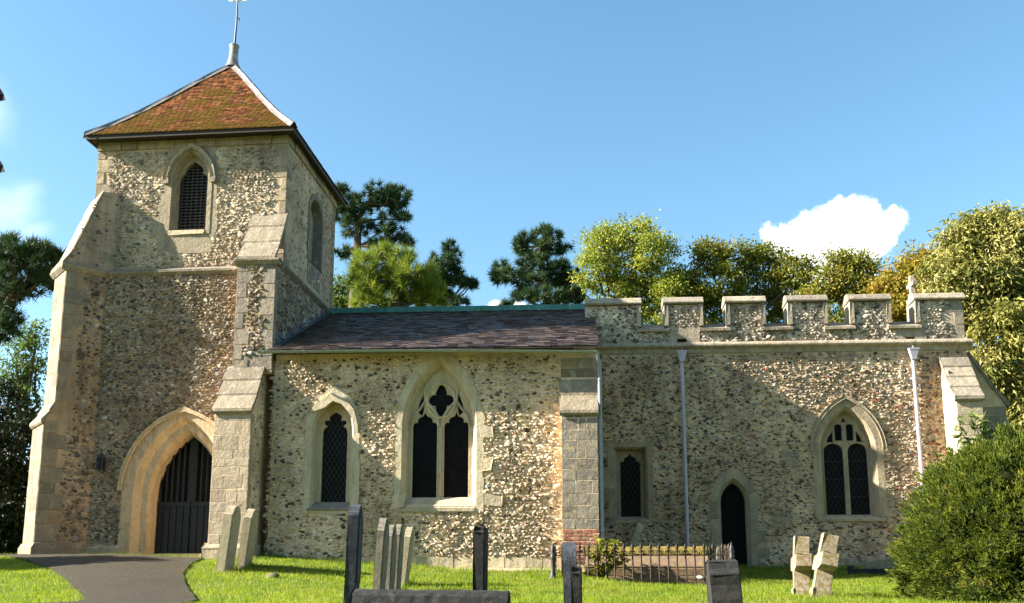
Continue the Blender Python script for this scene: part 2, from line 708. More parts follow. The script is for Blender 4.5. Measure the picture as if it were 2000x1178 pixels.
MT['flint_belfry'] = m_flint('flint_belfry', [(0, GR), (.10, (.28, .25, .2)), (.35, (.44, .38, .28)), (.62, (.50, .43, .32)), (.90, (.24, .22, .19))], (.48, .41, .31), .8)
MT['flint_grey'] = m_flint('flint_grey', [(0, DK), (.09, DK2), (.20, GR), (.34, (.26, .245, .22)), (.56, (.42, .40, .36)), (.78, (.60, .57, .50))], (.58, .54, .46), .75)
MT['stone'] = m_stone('clunch_stone', (.36, .31, .215), (.30, .25, .17))
MT['stone_pale'] = m_stone('pale_clunch', (.56, .49, .35), (.49, .42, .285), dk=.3, streak=.35, bumpd=.024)
MT['stone_sw'] = m_stone('weathered_corner_stone', (.27, .235, .17), (.215, .185, .13), dk=.5, var=.6)
MT['stone_warm'] = m_stone('warm_limestone', (.40, .34, .25), (.345, .285, .20), dk=.25, var=.35, streak=.3)
MT['stone_door'] = m_stone('door_arch_stone', (.52, .42, .265), (.45, .355, .22), dk=.35, var=.28)
MT['stone_grey'] = m_stone('grey_limestone', (.25, .228, .185), (.205, .185, .15), dk=.35)
MT['stone_coping'] = m_stone('lichened_coping', (.33, .30, .24), (.27, .245, .19), dk=.75, lich=(.40, .33, .18))
MT['stone_weather'] = m_stone('weathering_slab', (.28, .24, .17), (.22, .19, .135), dk=.6, lich=(.45, .42, .34))
MT['brick'] = m_stone('red_brick', (.36, .13, .075), (.28, .10, .06), dk=.3, lich=(.4, .3, .22))
MT['lead'] = m_stone('lead_sheet', (.20, .195, .19), (.155, .15, .148), dk=.6, lich=(.5, .48, .45), rough=.55, bumpd=.006)
MT['dark_wood'] = m_plain('dark_timber', (.035, .026, .018), .8)
MT['louvre'] = m_plain('louvre_timber', (.05, .04, .035), .7)
MT['door_paint'] = m_plain('dark_door_paint', (.014, .018, .021), .6, spec=.2, bs=.2)
MT['black_door'] = m_plain('black_door', (.006, .0055, .005), .7, spec=.1)
MT['opening_dark'] = m_plain('painted_interior_dark', (.004, .004, .005), .9)  # near-black colour paints the unlit depth behind openings
MT['iron'] = m_plain('rusty_iron', (.042, .032, .020), .65, nz=.4, spec=.25)
MT['iron_black'] = m_plain('black_iron', (.03, .027, .025), .55, nz=.4)
MT['pipe_grey'] = m_plain('pipe_paint_grey', (.23, .27, .30), .45, nz=.12)
MT['pipe_mauve'] = m_plain('pipe_paint_mauve', (.42, .40, .46), .4, nz=.12)
MT['gutter'] = m_plain('gutter_paint', (.26, .29, .24), .45, nz=.15)
MT['pole'] = m_plain('pole_iron', (.03, .03, .05), .5)
MT['gilt'] = m_plain('pale_gilt_vane', (.85, .84, .74), .4)


def glass_mat():
    n = NB('dark_leaded_glass', .35)
    q = n.noise(6, 3)
    c = n.ramp(q, [(.3, (.003, .003, .004)), (.6, (.008, .006, .007)), (.8, (.018, .008, .007))])
    n.b.inputs['Specular IOR Level'].default_value = .14
    return n.fin(c, n.bump(n.noise(14, 2), .25, .01))


MT['glass'] = glass_mat()
MT['leadwork'] = m_plain('window_leads', (.035, .037, .042), .6)


def tile_mat(name, stops, moss, mossamt, rough, lo=.45, hi=.68, low=0):
    n = NB(name, rough)
    col = n.ramp(n.attr('rnd'), stops)
    col = n.mix(n.m('MULTIPLY', n.noise(30, 4, .7), .5), col, n.mix(1, col, (.4, .4, .4), 'MULTIPLY'))
    q = n.noise(1.6, 7, .68, n.mapping((.8, .8, 1.6)))
    if low:
        sz = n.N.new('ShaderNodeSeparateXYZ')
        n.L.new(n.tc, sz.inputs[0])
        mr = n.N.new('ShaderNodeMapRange')
        n.L.new(sz.outputs[2], mr.inputs[0])
        for i_, v_ in enumerate((low, low + 2.4, .075, -.04)):
            mr.inputs[i_ + 1].default_value = v_
        q = n.m('ADD', q, mr.outputs[0])
    col = n.mix(n.ramp(q, [(lo, 0.), (hi, mossamt)]), col, moss)
    return n, col


n_, c_ = tile_mat('mossy_clay_tiles', [(0, (.04, .014, .007)), (.3, (.105, .034, .013)), (.6, (.165, .056, .019)), (.86, (.24, .10, .042)), (1, (.06, .036, .02))], (.080, .050, .006), .85, .92, .47, .56, 11.6)
n_.b.inputs['Specular IOR Level'].default_value = .04
MT['clay'] = n_.fin(c_, n_.bump(n_.noise(35, 5), .7, .012))
n_, c_ = tile_mat('stone_slates', [(0, (.045, .032, .04)), (.3, (.072, .046, .046)), (.6, (.115, .074, .062)), (.85, (.19, .13, .095)), (1, (.05, .045, .062))], (.1, .085, .07), .4, .42)
MT['slate'] = n_.fin(c_, n_.bump(n_.noise(30, 5), .5, .008), n_.ramp(n_.attr('rnd'), [(0, .3), (.5, .42), (1, .28)]))
n_.b.inputs['Specular IOR Level'].default_value = .6
n_ = NB('green_copper', .6)
c_ = n_.ramp(n_.noise(2.5, 7, .7, n_.mapping((2, 2, .5))), [(.3, (.03, .11, .09)), (.55, (.07, .21, .165)), (.75, (.10, .27, .21))])
c_ = n_.mix(n_.ramp(n_.noise(7, 5, .7, n_.mapping((1, 1, .15))), [(.56, 0.), (.68, .8)]), c_, (.03, .05, .045))
MT['copper'] = n_.fin(c_, n_.bump(n_.noise(12, 4), .3, .01))


def gravestone_mat(name, c1, c2, lich, la=.6):
    n = NB(name, .9)
    col = n.mix(n.ramp(n.noise(3, 6, .65), [(.35, 0.), (.65, 1.)]), c1, c2)
    col = n.mix(n.ramp(n.noise(11, 8, .75), [(.46, 0.), (.57, la)]), col, lich)
    col = n.mix(n.ramp(n.noise(5, 7, .7, n.mapping((4, 4, .6))), [(.55, 0.), (.75, .6)]), col, tuple(c * .35 for c in c1))
    h = n.m('ADD', n.noise(30, 7, .75), n.noise(6, 4))
    return n.fin(col, n.bump(h, .8, .012))


MT['grave_buff'] = gravestone_mat('buff_gravestone', (.34, .275, .18), (.27, .225, .155), (.42, .36, .22))
MT['grave_grey'] = gravestone_mat('grey_gravestone', (.17, .148, .115), (.115, .10, .083), (.28, .24, .155))
MT['grave_dark'] = gravestone_mat('dark_gravestone', (.035, .042, .06), (.02, .024, .036), (.09, .09, .085), .5)
MT['grave_black'] = gravestone_mat('near_black_gravestone', (.015, .015, .016), (.009, .009, .010), (.05, .047, .038), .4)  # near-black stone with paler speckles
MT['grave_cross'] = gravestone_mat('lichened_cross_stone', (.33, .28, .205), (.26, .22, .16), (.17, .115, .03), .8)
MT['tomb'] = gravestone_mat('mossy_tomb_stone', (.17, .11, .075), (.12, .08, .06), (.26, .18, .06), .55)

# ------------------------------------------------------------------ the church
church = thing('church', 'flint church with tiled pyramid roof tower, slate roofed nave and battlemented chancel', 'church', (-3.0, 25.0, .3))
GB = 0.0                                           # walls start a little below the turf

YN, YC = 23.2, 26.3                                # south faces of nave and chancel
OX, OY = -7.239, 23.7                              # south east corner of the tower's lower stage
AL = R(2.2)
ca, sa = math.cos(AL), math.sin(AL)


def W(u, v, z):
    u, v, z = np.broadcast_arrays(np.asarray(u, float), np.asarray(v, float), np.asarray(z, float))
    return np.stack([OX + u * ca + v * sa, OY - u * sa + v * ca, z], -1)


def tsouth(v0):
    return lambda a, z, d: W(a, v0 + np.asarray(d), z)


def teast(u0):
    return lambda a, z, d: W(u0 - np.asarray(d), a, z)


def xeast(x0):
    def mp(a, z, d):
        a, z, d = np.broadcast_arrays(np.asarray(a, float), z, d)
        return np.stack([x0 - d, a, z], -1)
    return mp


def uv(px, py, v):
    """tower frame: u, z of a measured point on the plane v"""
    r = ray(px, py)
    k = (v + OX * sa + OY * ca) / (r[0] * sa + r[1] * ca)
    return ((r[0] * k - OX) * ca - (r[1] * k - OY) * sa, r[2] * k)


def ve(px, py, u):
    r = ray(px, py)
    k = (u + OX * ca - OY * sa) / (r[0] * ca - r[1] * sa)
    return ((r[0] * k - OX) * sa + (r[1] * k - OY) * ca, r[2] * k)


class Dir:
    """frame of a buttress: l outwards, a across, z up"""
    def __init__(s, o, ang):
        s.o = np.array(o, float)
        s.e = np.array([math.cos(ang), math.sin(ang)])
        s.p = np.array([-s.e[1], s.e[0]])           # to the left seen along e

    def P(s, l, a, z):
        l, a, z = np.broadcast_arrays(np.asarray(l, float), np.asarray(a, float), np.asarray(z, float))
        xy = s.o + l[..., None] * s.e + a[..., None] * s.p
        return np.concatenate([xy, z[..., None]], -1)

    def front(s, L):
        return lambda a, z, d: s.P(L - np.asarray(d), a, z)

    def side(s, w):
        return lambda a, z, d: s.P(a, w - math.copysign(1, w) * np.asarray(d), z)

    def sweep(s):
        return lambda a, z, d: s.P(a, d, z)


def weathering(name, D, w, l0, z0, l1, z1, parent, rows, mat='stone_weather', lip=.06, over=.03, thick=.09):
    """stepped sloping slabs from the wall (l0, z0) down to the front edge (l1, z1)"""
    mb = MB()
    rg = random.Random(int(abs(z0) * 100) + rows)
    for i in range(rows):
        f0, f1 = i / rows, (i + 1) / rows
        la, za = l0 + (l1 - l0) * f0, z0 + (z1 - z0) * f0
        lb, zb = l0 + (l1 - l0) * f1, z0 + (z1 - z0) * f1
        if i == rows - 1:
            lb += lip
        s_ = .022
        prof = [(la, za + s_ * .1), (lb + .012, zb + s_ + .012), (lb + .012, zb - thick * .45), (lb - .03, zb - thick), (la, za - thick)]
        prism(mb, prof, -w / 2 - over, w / 2 + over, D.sweep(), 0, rg.random())
    o = mb.build(name, MT[mat], parent)
    bevel(o, .012)
    return o


# ---------------- tower: lower stage
TW0, TD = -5.48, 4.75
door_cx = (uv(293, 1000, .5)[0] + uv(411, 1000, .5)[0]) / 2
zdoor = .70
D_out = arch(-2.42, 1.54, GB, 2.32, 1.98, 14)
D_mid = arch(-2.41, 1.24, GB, 2.30, 1.86, 14)
D_in = arch(-2.38, .95, GB, 2.2, 1.66, 14)
mb = MB()
sm = tsouth(0)
plate(mb, rect(TW0, 0, GB, 8.02), [D_mid], 0, .55, sm, 0)
plate(mb, rect(.55, TD, GB, 8.02), [], 0, .4, teast(0), 0)
plate(mb, rect(.55, TD, GB, 8.02), [], 0, -.4, teast(TW0), 0)
plate(mb, rect(TW0, 0, GB, 8.02), [], TD, TD - .4, tsouth(0), 0)
flints(mb, TW0 + .1, -.95, .95, 7.95, sm, .088, .066, 11, exc=[D_out], m=1, vary=.2, fill=.6, hgt=.034)
flints(mb, .05, 4.7, 5.0, 8.0, teast(0), .125, .1, 12, m=1, hgt=.028)
tower_wall = mb.build('tower_wall', [MT['mortar_tower'], MT['flint_tower']], church)

for args, kw in (((-5.0, -4.45, .95, 2.0, sm, 5), dict(lrow=(.3, .55))), ((-4.2, -3.85, .9, 1.9, sm, 6), dict(lrow=(.2, .35), hrow=(.2, .3)))):
    mb = MB()
    blocks(mb, *args, **kw)
    mb.build('stone_patch', MT['stone'], tower_wall)
# plinth
mb = MB()
prism(mb, [(-.10, GB), (-.10, .86), (0.01, .98), (.01, GB)], -5.0, -3.85, lambda a, z, d: W(d, a, z))
o = mb.build('plinth', MT['stone'], tower_wall)
bevel(o, .015)
# string course round the top of the lower stage
mb = MB()
prism(mb, [(-.10, 7.98), (-.10, 8.04), (.15, 8.17), (.17, 7.90), (-.02, 7.90)], -5.0, -.98, lambda a, z, d: W(d, a, z))
prism(mb, [(.10, 7.98), (.10, 8.04), (-.10, 8.2), (-.1, 7.90), (.02, 7.90)], -.64, 4.85, lambda a, z, d: W(a, d, z))
o = mb.build('string_course', MT['stone_weather'], tower_wall)
bevel(o, .012)

# ---------------- doorway
doorway = MB()
rg = random.Random(3)


def voussoir_ring(mb, out, inn, d0, d1o, d1i, mp, seed, cut=2):
    """one ring of an arch, split in stones of varying tone"""
    r_ = random.Random(seed)
    n = len(out)
    i = 0
    while i < n - 1:
        k = min(n - 1, i + r_.choice((1, 2, 2, 3)) if 0 < i < n - 2 else i + 1)
        pts = out[i:k + 1] + inn[i:k + 1][::-1]
        t = r_.random()
        if i in (0, n - 2):
            # the jamb: courses of stones
            zb, zt = min(p[1] for p in pts), max(p[1] for p in pts)
            xa, xb = min(p[0] for p in pts), max(p[0] for p in pts)
            z = zb
            while z < zt - .02:
                h = min(r_.uniform(.28, .5), zt - z)
                if zt - z - h < .12:
                    h = zt - z
                plate(mb, rect(xa, xb, z + .003, z + h - .003), [], d0, d1i, mp, 0, rnd=r_.random())
                z += h
        else:
            plate(mb, pts, [], d0, d1i, mp, 0, rnd=t)
        i = k


voussoir_ring(doorway, D_out, D_mid, -.02, .1, .3, sm, 31)
D_c1 = arch(-2.39, 1.1, GB, 2.24, 1.77, 14)
loft(doorway, D_mid, -.02, D_c1, .14, sm, closed=False, rnd=.6)
voussoir_ring(doorway, D_c1, D_in, .14, .2, .5, sm, 32)
D_c2 = arch(-2.37, .885, GB, 2.17, 1.58, 14)
loft(doorway, D_in, .14, D_c2, .30, sm, closed=False, rnd=.4)
plate(doorway, D_in[:], [D_c2], .30, .62, sm, rnd=.5)
doorway_o = doorway.build('doorway', MT['stone_door'], church)
# hood mould over the arch
mb = MB()
ho = arch(-2.42, 1.62, 2.3, 2.32, 2.08, 16)
hi_ = arch(-2.42, 1.53, 2.3, 2.32, 1.97, 16)
plate(mb, ho[1:-1] + hi_[1:-1][::-1], [], -.07, .02, sm)
o = mb.build('hood_mould', MT['stone_door'], doorway_o)
bevel(o, .02)
for s_ in (-1, 1):
    mb = MB()
    x0, x1 = sorted((-2.37 + s_ * .012, -2.37 + s_ * .90))
    lm = tsouth(.56)
    half = pip
    plate(mb, rect(x0, x1, .5, 2.0), [], 0, .05, lm)
    for i in range(5):                              # planks of the lower half
        xa = x0 + (x1 - x0) * i / 5
        box(mb, xa + .012, xa + (x1 - x0) / 5 - .012, .525, .56, .78, 1.92, 0, W)
    box(mb, x0, x1, .52, .56, 1.92, 2.06, 0, W)
    box(mb, x0, x1, .525, .56, .66, .78, 0, W)
    for i in range(6):                              # slender bars of the upper half
        xa = x0 + (x1 - x0) * (i + .5) / 6
        zt = 2.16 + 1.55 * math.sqrt(max(0, 1 - ((xa + 2.37) / .90) ** 2)) * .97
        box(mb, xa - .022, xa + .022, .53, .575, 2.06, zt, 0, W)
    xs = -2.37 + s_ * .03
    box(mb, xs - .03, xs + .03, .525, .57, 2.06, 3.68, 0, W)
    d_ = mb.build('door_leaf', MT['door_paint'], doorway_o)
    bevel(d_, .008, 1)
mb = MB()
plate(mb, D_in, [], .70, .72, sm)
mb.build('painted_dark_backing', MT['opening_dark'], doorway_o)  # flat black sheet standing in for the darkness behind the door bars
mb = MB()
tube(mb, [tuple(W(-2.44, .515, 1.62)), tuple(W(-2.44, .47, 1.60)), tuple(W(-2.44, .47, 1.5)), tuple(W(-2.44, .51, 1.49))], .014, 6)
mb.build('door_handle', MT['iron_black'], doorway_o)
mb = MB()
plate(mb, rect(-3.25, -1.5, zdoor - .25, zdoor + .03), [], -.05, .62, sm)
mb.build('threshold', MT['stone_door'], doorway_o)

# ---------------- tower: belfry stage
BV = .15
BU0, BU1 = -5.37, -.08
ZB1 = 11.78
sb = tsouth(BV)
bcx = (uv(345, 440, .35)[0] + uv(401, 440, .35)[0]) / 2
_, bz0 = uv(373, 455, .3)
_, bzt = uv(379, 318, .35)
bw = (uv(401, 440, .35)[0] - uv(345, 440, .35)[0]) / 2
bz_s = bz0 + 1.44
LANC = [(1, 0), (.98, .25), (.88, .5), (.74, .6), (.64, .62), (.66, .8), (.6, .98), (.42, 1.2), (.2, 1.38), (0, 1.5)]
B_light = profile_light(bcx, bw, bz0, bz_s, LANC)
B_in = arch(bcx, bw + .10, bz0 - .05, bz_s - .0, .80, 11)
B_out = arch(bcx, bw + .22, bz0 - .1, bz_s - .0, .90, 11)
E_c = (ve(603, 450, -.08)[0] + ve(628, 450, -.08)[0]) / 2
E_w = abs(ve(628, 450, -.08)[0] - ve(603, 450, -.08)[0]) / 2
E_out = arch(E_c, E_w + .12, 9.0, 10.4, .75, 9)
E_in = arch(E_c, E_w - .02, 9.0, 10.4, .55, 9)
mb = MB()
plate(mb, rect(BU0, BU1, 7.8, ZB1), [B_in], 0, .55, sb)
be = teast(BU1)
plate(mb, rect(BV + .55, TD, 7.8, ZB1), [E_in], 0, .5, be)
plate(mb, rect(BV + .55, TD, 7.8, ZB1), [], 0, -.4, teast(BU0))
plate(mb, rect(BU0, BU1, 7.8, ZB1), [], TD, TD - .4, tsouth(0))
J = [(bcx - bw - .34, bz0 - .55), (bcx + bw + .30, bz0 - .65), (bcx + bw + .44, bz0 + .1), (bcx + bw + .34, bz_s + .3), (bcx + bw + .24, bz_s + .9), (bcx - bw - .22, bz_s + .9), (bcx - bw - .30, bz_s), (bcx - bw - .52, bz0 + .2)]
B_zone = jag(J, .05, 8)
flints(mb, BU0 + .35, BU1 - .3, 8.2, 11.45, sb, .10, .074, 21, exc=[B_zone], m=1, hgt=.028)
flints(mb, BV + .3, TD - .1, 8.3, 11.5, be, .12, .09, 22, exc=[E_out], m=1, hgt=.022, drop=.55)
belfry_wall = mb.build('belfry_wall', [MT['mortar_pale'], MT['flint_belfry']], church)
# quoins and eaves course
mb = MB()
quoin(mb, BU1, -1, 8.2, 11.5, sb, 41, h=(.22, .36), l=(.2, .5))
quoin(mb, BV, 1, 8.2, 11.5, be, 43, h=(.22, .36), l=(.2, .4))
mb.build('quoin', MT['stone'], belfry_wall)
mb = MB()
quoin(mb, BU0, 1, 8.2, 11.5, sb, 42, h=(.24, .4), l=(.25, .5))
mb.build('quoin', MT['stone'], belfry_wall)
mb = MB()
blocks(mb, BU0, BU1, 11.52, 11.76, sb, 44, proud=.05, hrow=(.24, .25), lrow=(.4, .9))
blocks(mb, BV, TD, 11.52, 11.76, be, 45, proud=.05, hrow=(.24, .25), lrow=(.3, .6))
mb.build('eaves_course', MT['stone'], belfry_wall)

mb = MB()
plate(mb, B_zone, [B_out], -.018, .02, sb, rnd=.45)
plate(mb, B_out, [B_in], -.03, .06, sb, rnd=.6)
loft(mb, B_in, -.03, arch(bcx, bw + .03, bz0, bz_s - .0, .73, 11), .2, sb, closed=True, rnd=.4)
plate(mb, arch(bcx, bw + .12, bz0 - .05, bz_s - .0, .83, 11), [B_light], .2, .34, sb, rnd=.5)
belfry_window = mb.build('belfry_window', MT['stone'], church)
mb = MB()
ho = arch(bcx, bw + .31, bz_s - .1, bz_s - .0, .98, 14)
hi_ = arch(bcx, bw + .20, bz_s - .1, bz_s - .0, .85, 14)
plate(mb, ho[1:-1] + hi_[1:-1][::-1], [], -.11, .02, sb)
for s_ in (-1, 1):
    plate(mb, rect(bcx + s_ * (bw + .25) - .07, bcx + s_ * (bw + .25) + .07, bz_s - .12, bz_s - .04), [], -.12, .02, sb)
o = mb.build('hood_mould', MT['stone'], belfry_window)
bevel(o, .03)
mb = MB()
plate(mb, rect(bcx - bw - .08, bcx + bw + .06, bz0 - .10, bz0 - .005), [], -.04, .3, sb)
o = mb.build('sill', MT['stone_pale'], belfry_window)
bevel(o, .02)
mb = MB()
k = 0
z = bz0 + .07
while z < bzt:
    hw = bw if z < bz_s + .05 else bw * max(.15, 1 - ((z - bz_s) / (bzt - bz_s)) ** 1.6)
    plate(mb, [(bcx - hw, z), (bcx + hw, z), (bcx + hw, z + .028), (bcx - hw, z + .028)], [], .27, .31, sb)
    z += .088
for i in range(6):
    xa = bcx - bw + 2 * bw * (i + .5) / 6
    t = abs(xa - bcx) / bw
    plate(mb, rect(xa - .012, xa + .012, bz0, bz_s + (bzt - bz_s) * (1 - t ** 1.5)), [], .275, .305, sb)
mb.build('louvre_lattice', MT['louvre'], belfry_window)
mb = MB()
plate(mb, B_in, [], .5, .52, sb)
mb.build('painted_dark_backing', MT['opening_dark'], belfry_window)  # black sheet paints the unlit belfry behind the louvres

mb = MB()
plate(mb, E_out, [E_in], -.03, .03, be)
loft(mb, E_in, -.03, arch(E_c, E_w - .08, 9.05, 10.4, .48, 9), .25, be)
plate(mb, rect(E_c - E_w, E_c + E_w, 8.35, 9.02), [], -.015, .02, be, rnd=.2)
east_window = mb.build('belfry_window', MT['stone_grey'], church)
mb = MB()
plate(mb, E_in, [], .24, .26, be)
mb.build('blocking', MT['stone_grey'], east_window)

# ---------------- tower buttresses
# angle buttress at the south west corner
Osw = W(-5.48, 0, 0)[:2]
Dsw = Dir(Osw, math.radians(225) - AL)


def buttress(name, D, w, prof, parent, mats, front_rows=(), side_fl=None, seed=1, side_sgn=1, frontkw=None, quo=None):
    mb = MB()
    prism(mb, prof, -w / 2, w / 2, D.sweep(), 0)
    for (L_, z0, z1) in front_rows:
        blocks(mb, -w / 2, w / 2, z0, z1, D.front(L_), seed + int(z0 * 10), m=1, **(frontkw or {}))
    if quo:
        for (sg, l_edge, z0, z1, hh, ll) in quo:
            quoin(mb, l_edge, -1, z0, z1, D.side(sg * w / 2), seed + int(z0 * 7) + 3, m=1, h=hh, l=ll)
    if side_fl:
        for (sg, l0, l1, z0, z1, sz_, mseed) in side_fl:
            flints(mb, l0, l1, z0, z1, D.side(sg * w / 2), sz_, sz_ * .8, mseed, m=2, hgt=.028)
    return mb.build(name, [MT[k] for k in mats], parent)


L1, L2 = .52, .74
b_sw = buttress('buttress', Dsw, 1.02, [(-.7, GB), (L2, GB), (L2, 3.98), (L1, 4.48), (L1, 8.0), (-.7, 8.0)], church,
                ('mortar_tower', 'stone_sw', 'flint_tower'),
                [(L1, 4.5, 8.0), (L2, 1.0, 3.95)],
                [(1, -.45, L1 - .42, 4.5, 7.9, .12, 51), (1, -.45, L2 - .5, 1.0, 3.9, .11, 52), (1, -.45, .1, 3.85, 4.5, .11, 54)], 60,
                quo=[(1, L1, 4.5, 7.95, (.25, .42), (.3, .46)), (1, L2, 1.0, 4.0, (.25, .45), (.35, .6))],
                frontkw=dict(hrow=(.26, .4), lrow=(.35, .6)))
weathering('weathering', Dsw, 1.02, L1, 4.50, L2, 3.98, b_sw, 2, 'stone_weather')
# upper slope of the same buttress: a rendered gable-like mass leaning on the belfry
mb = MB()
up = [(-.75, 7.98), (L1 + .05, 7.98), (L1 + .05, 8.06), (-.22, 10.22), (-.75, 10.3)]
prism(mb, up, -.50, .50, Dsw.sweep(), 0)
flints(mb, -.7, .5, 8.1, 10.2, Dsw.side(.50), .12, .09, 53, inc=up, m=1, hgt=.016, drop=.6)
o = mb.build('upper_slope', [MT['mortar_pale'], MT['flint_belfry']], b_sw)
weathering('weathering', Dsw, 1.02, -.24, 10.26, L1, 8.09, b_sw, 5, 'stone_weather', lip=.09, thick=.07)
mb = MB()
prism(mb, [(L1 - .1, 7.9), (L1 + .03, 7.9), (L1 + .12, 8.0), (L1 + .12, 8.05), (L1 - .1, 8.05)], -.56, .56, Dsw.sweep())
pr = [(.50, 7.9), (.52, 7.9), (.60, 8.0), (.60, 8.05), (.50, 8.09)]
plate(mb, pr, [], -.5, L1 + .12, lambda a, z, d: Dsw.P(d, a, z))
o = mb.build('string_course', MT['stone_weather'], b_sw)
mb = MB()
prism(mb, [(-.7, GB), (L2 + .07, GB), (L2 + .07, .86), (L2, .98), (-.7, .98)], -.61, .61, Dsw.sweep())
o = mb.build('plinth', MT['stone'], b_sw)
bevel(o, .02)
# west buttress beyond it
Dw = Dir(W(-5.48, 1.1, 0)[:2], math.radians(180) - AL)
b_w = buttress('buttress', Dw, .9, [(-.2, GB), (1.15, GB), (1.15, 2.85), (.82, 3.2), (.82, 4.75), (.5, 5.2), (-.2, 5.3)], church, ('mortar_tower', 'stone', 'flint_tower'),
               [(.82, 3.2, 4.7), (1.15, .6, 2.8)], [(1, -.1, .75, 3.3, 4.7, .12, 55)], 64)
weathering('weathering', Dw, .9, .82, 3.22, 1.15, 2.85, b_w, 1, 'stone_pale')
weathering('weathering', Dw, .9, .4, 5.3, .82, 4.75, b_w, 2, 'stone_pale')
# south east buttress: upper stage flush with the east wall, lower stage further out
Dse = Dir(W(-.5, 0, 0)[:2], math.radians(270) - AL)
b_se = buttress('buttress', Dse, 1.0, [(-.3, 5.1), (.6, 5.1), (.6, 8.0), (-.3, 8.0)], church,
                ('mortar_tower', 'stone_grey', 'flint_tower'), [], [], 70)
mb = MB()
ra = quoin(mb, .5, -1, 5.2, 7.95, Dse.front(.6), 71, h=(.3, .46), l=(.26, .36))
rb = quoin(mb, -.5, 1, 5.2, 7.95, Dse.front(.6), 72, h=(.26, .42), l=(.24, .38))
blocks(mb, -.3, .3, 5.2, 5.62, Dse.front(.6), 73)
flints(mb, -.5, .5, 5.62, 7.9, Dse.front(.6), .115, .09, 74, exc=ra + rb, m=1, hgt=.032)
quoin(mb, .6, -1, 5.2, 7.95, Dse.side(.5), 75, h=(.3, .44), l=(.12, .22))
flints(mb, -.05, .45, 5.2, 7.9, Dse.side(.5), .12, .095, 76, m=1, hgt=.028)
mb.build('quoins', [MT['stone_grey'], MT['flint_tower']], b_se)
weathering('weathering', Dse, .98, -.20, 9.66, .6, 8.10, b_se, 3, 'stone_weather', lip=.05, over=.0)
mb = MB()
prism(mb, [(.5, 7.92), (.62, 7.92), (.70, 8.01), (.70, 8.06), (.5, 8.12)], -.56, .6, Dse.sweep())
o = mb.build('string_course', MT['stone_weather'], b_se)
bevel(o, .012)
DL = Dir(W(-.66, 0, 0)[:2], math.radians(270) - AL)
b_l = buttress('buttress', DL, .90, [(-.3, GB), (1.28, GB), (1.28, 4.03), (.6, 5.25), (-.3, 5.25)], church,
               ('mortar_nave', 'stone_warm', 'flint_nave'), [(1.28, .9, 3.98)],
               [(1, .5, 1.08, .9, 3.98, .12, 77), (1, .5, .75, 4.0, 5.0, .12, 78)], 79,
               quo=[(1, 1.28, .9, 3.98, (.24, .34), (.14, .22))], frontkw=dict(hrow=(.16, .36), lrow=(.2, .6), proud=.004))
weathering('weathering', DL, .9, .58, 5.32, 1.28, 4.08, b_l, 3, 'stone_weather', lip=.07, over=.04)
mb = MB()
prism(mb, [(-.2, GB), (1.37, GB), (1.37, .82), (1.28, .92), (-.2, .92)], -.53, .53, DL.sweep())
o = mb.build('plinth', MT['stone'], b_l)
bevel(o, .02)

# ---------------- tower roof
EV, EU0, EU1, EVB = -.28, -5.56, .20, 5.1
EZ = 11.82
AU, AV, AZ = (EU0 + EU1) / 2, 2.41, 15.22


def roof_prof(s):
    """height over the eaves: a slight bell-cast near the eaves"""
    return (AZ - EZ) * (s - .055 * math.sin(math.pi * min(1, s * 1.15)) * (1 - s))


def roof_face(mb, A, B, seed, rows=46):
    """rows of clay tiles on the face whose eaves run from A to B"""
    r_ = random.Random(seed)
    A, B, T = np.array(A, float), np.array(B, float), np.array([AU, AV])
    for i in range(rows):
        s0, s1 = i / rows, (i + 1.35) / rows
        s1 = min(s1, 1)
        a0, b0 = A + (T - A) * s0, B + (T - B) * s0
        a1, b1 = A + (T - A) * s1, B + (T - B) * s1
        w0 = np.linalg.norm(b0 - a0)
        n = max(1, int(w0 / .15))
        z0, z1 = EZ + roof_prof(s0), EZ + roof_prof(s1)
        off = .5 if i % 2 else 0
        for k in range(-1, n + 1):
            f0, f1 = (k + off) / n, (k + 1 + off) / n
            f0, f1 = max(0, f0), min(1, f1)
            if f1 - f0 < .01:
                continue
            g = .006 / max(w0, .2)
            lift = .024 + r_.uniform(-.006, .010)
            e = r_.uniform(-.006, .006)
            # top edge follows the same columns, so tiles keep their width going up
            def tp(f):
                p0 = a0 + (b0 - a0) * f
                dirv = (b0 - a0) / w0
                q = (p0 - a1) @ dirv / max(1e-6, np.linalg.norm(b1 - a1))
                q = min(1, max(0, q))
                return a1 + (b1 - a1) * q
            pa, pb = a0 + (b0 - a0) * (f0 + g), a0 + (b0 - a0) * (f1 - g)
            ta, tb = tp(f0 + g), tp(f1 - g)
            v = np.array([[pa[0], pa[1], z0 + lift + e], [pb[0], pb[1], z0 + lift + r_.uniform(-.004, .004)], [tb[0], tb[1], z1 + .002], [ta[0], ta[1], z1 + .002],
                          [pa[0], pa[1], z0 + lift - .03], [pb[0], pb[1], z0 + lift - .03]])
            mb.add(W(v[:, 0], v[:, 1], v[:, 2]), [(0, 1, 2, 3), (4, 5, 1, 0)], 0, r_.random())
    # boarding under the tiles
    m_ = 10
    for i in range(m_):
        s0, s1 = i / m_, (i + 1) / m_
        q = [A + (T - A) * s0, B + (T - B) * s0, B + (T - B) * s1, A + (T - A) * s1]
        z = [EZ + roof_prof(s0) - .01, EZ + roof_prof(s0) - .01, EZ + roof_prof(s1) - .01, EZ + roof_prof(s1) - .01]
        v = np.array([[q[j][0], q[j][1], z[j]] for j in range(4)])
        mb.add(W(v[:, 0], v[:, 1], v[:, 2]), [(0, 1, 2, 3)], 0, .1)


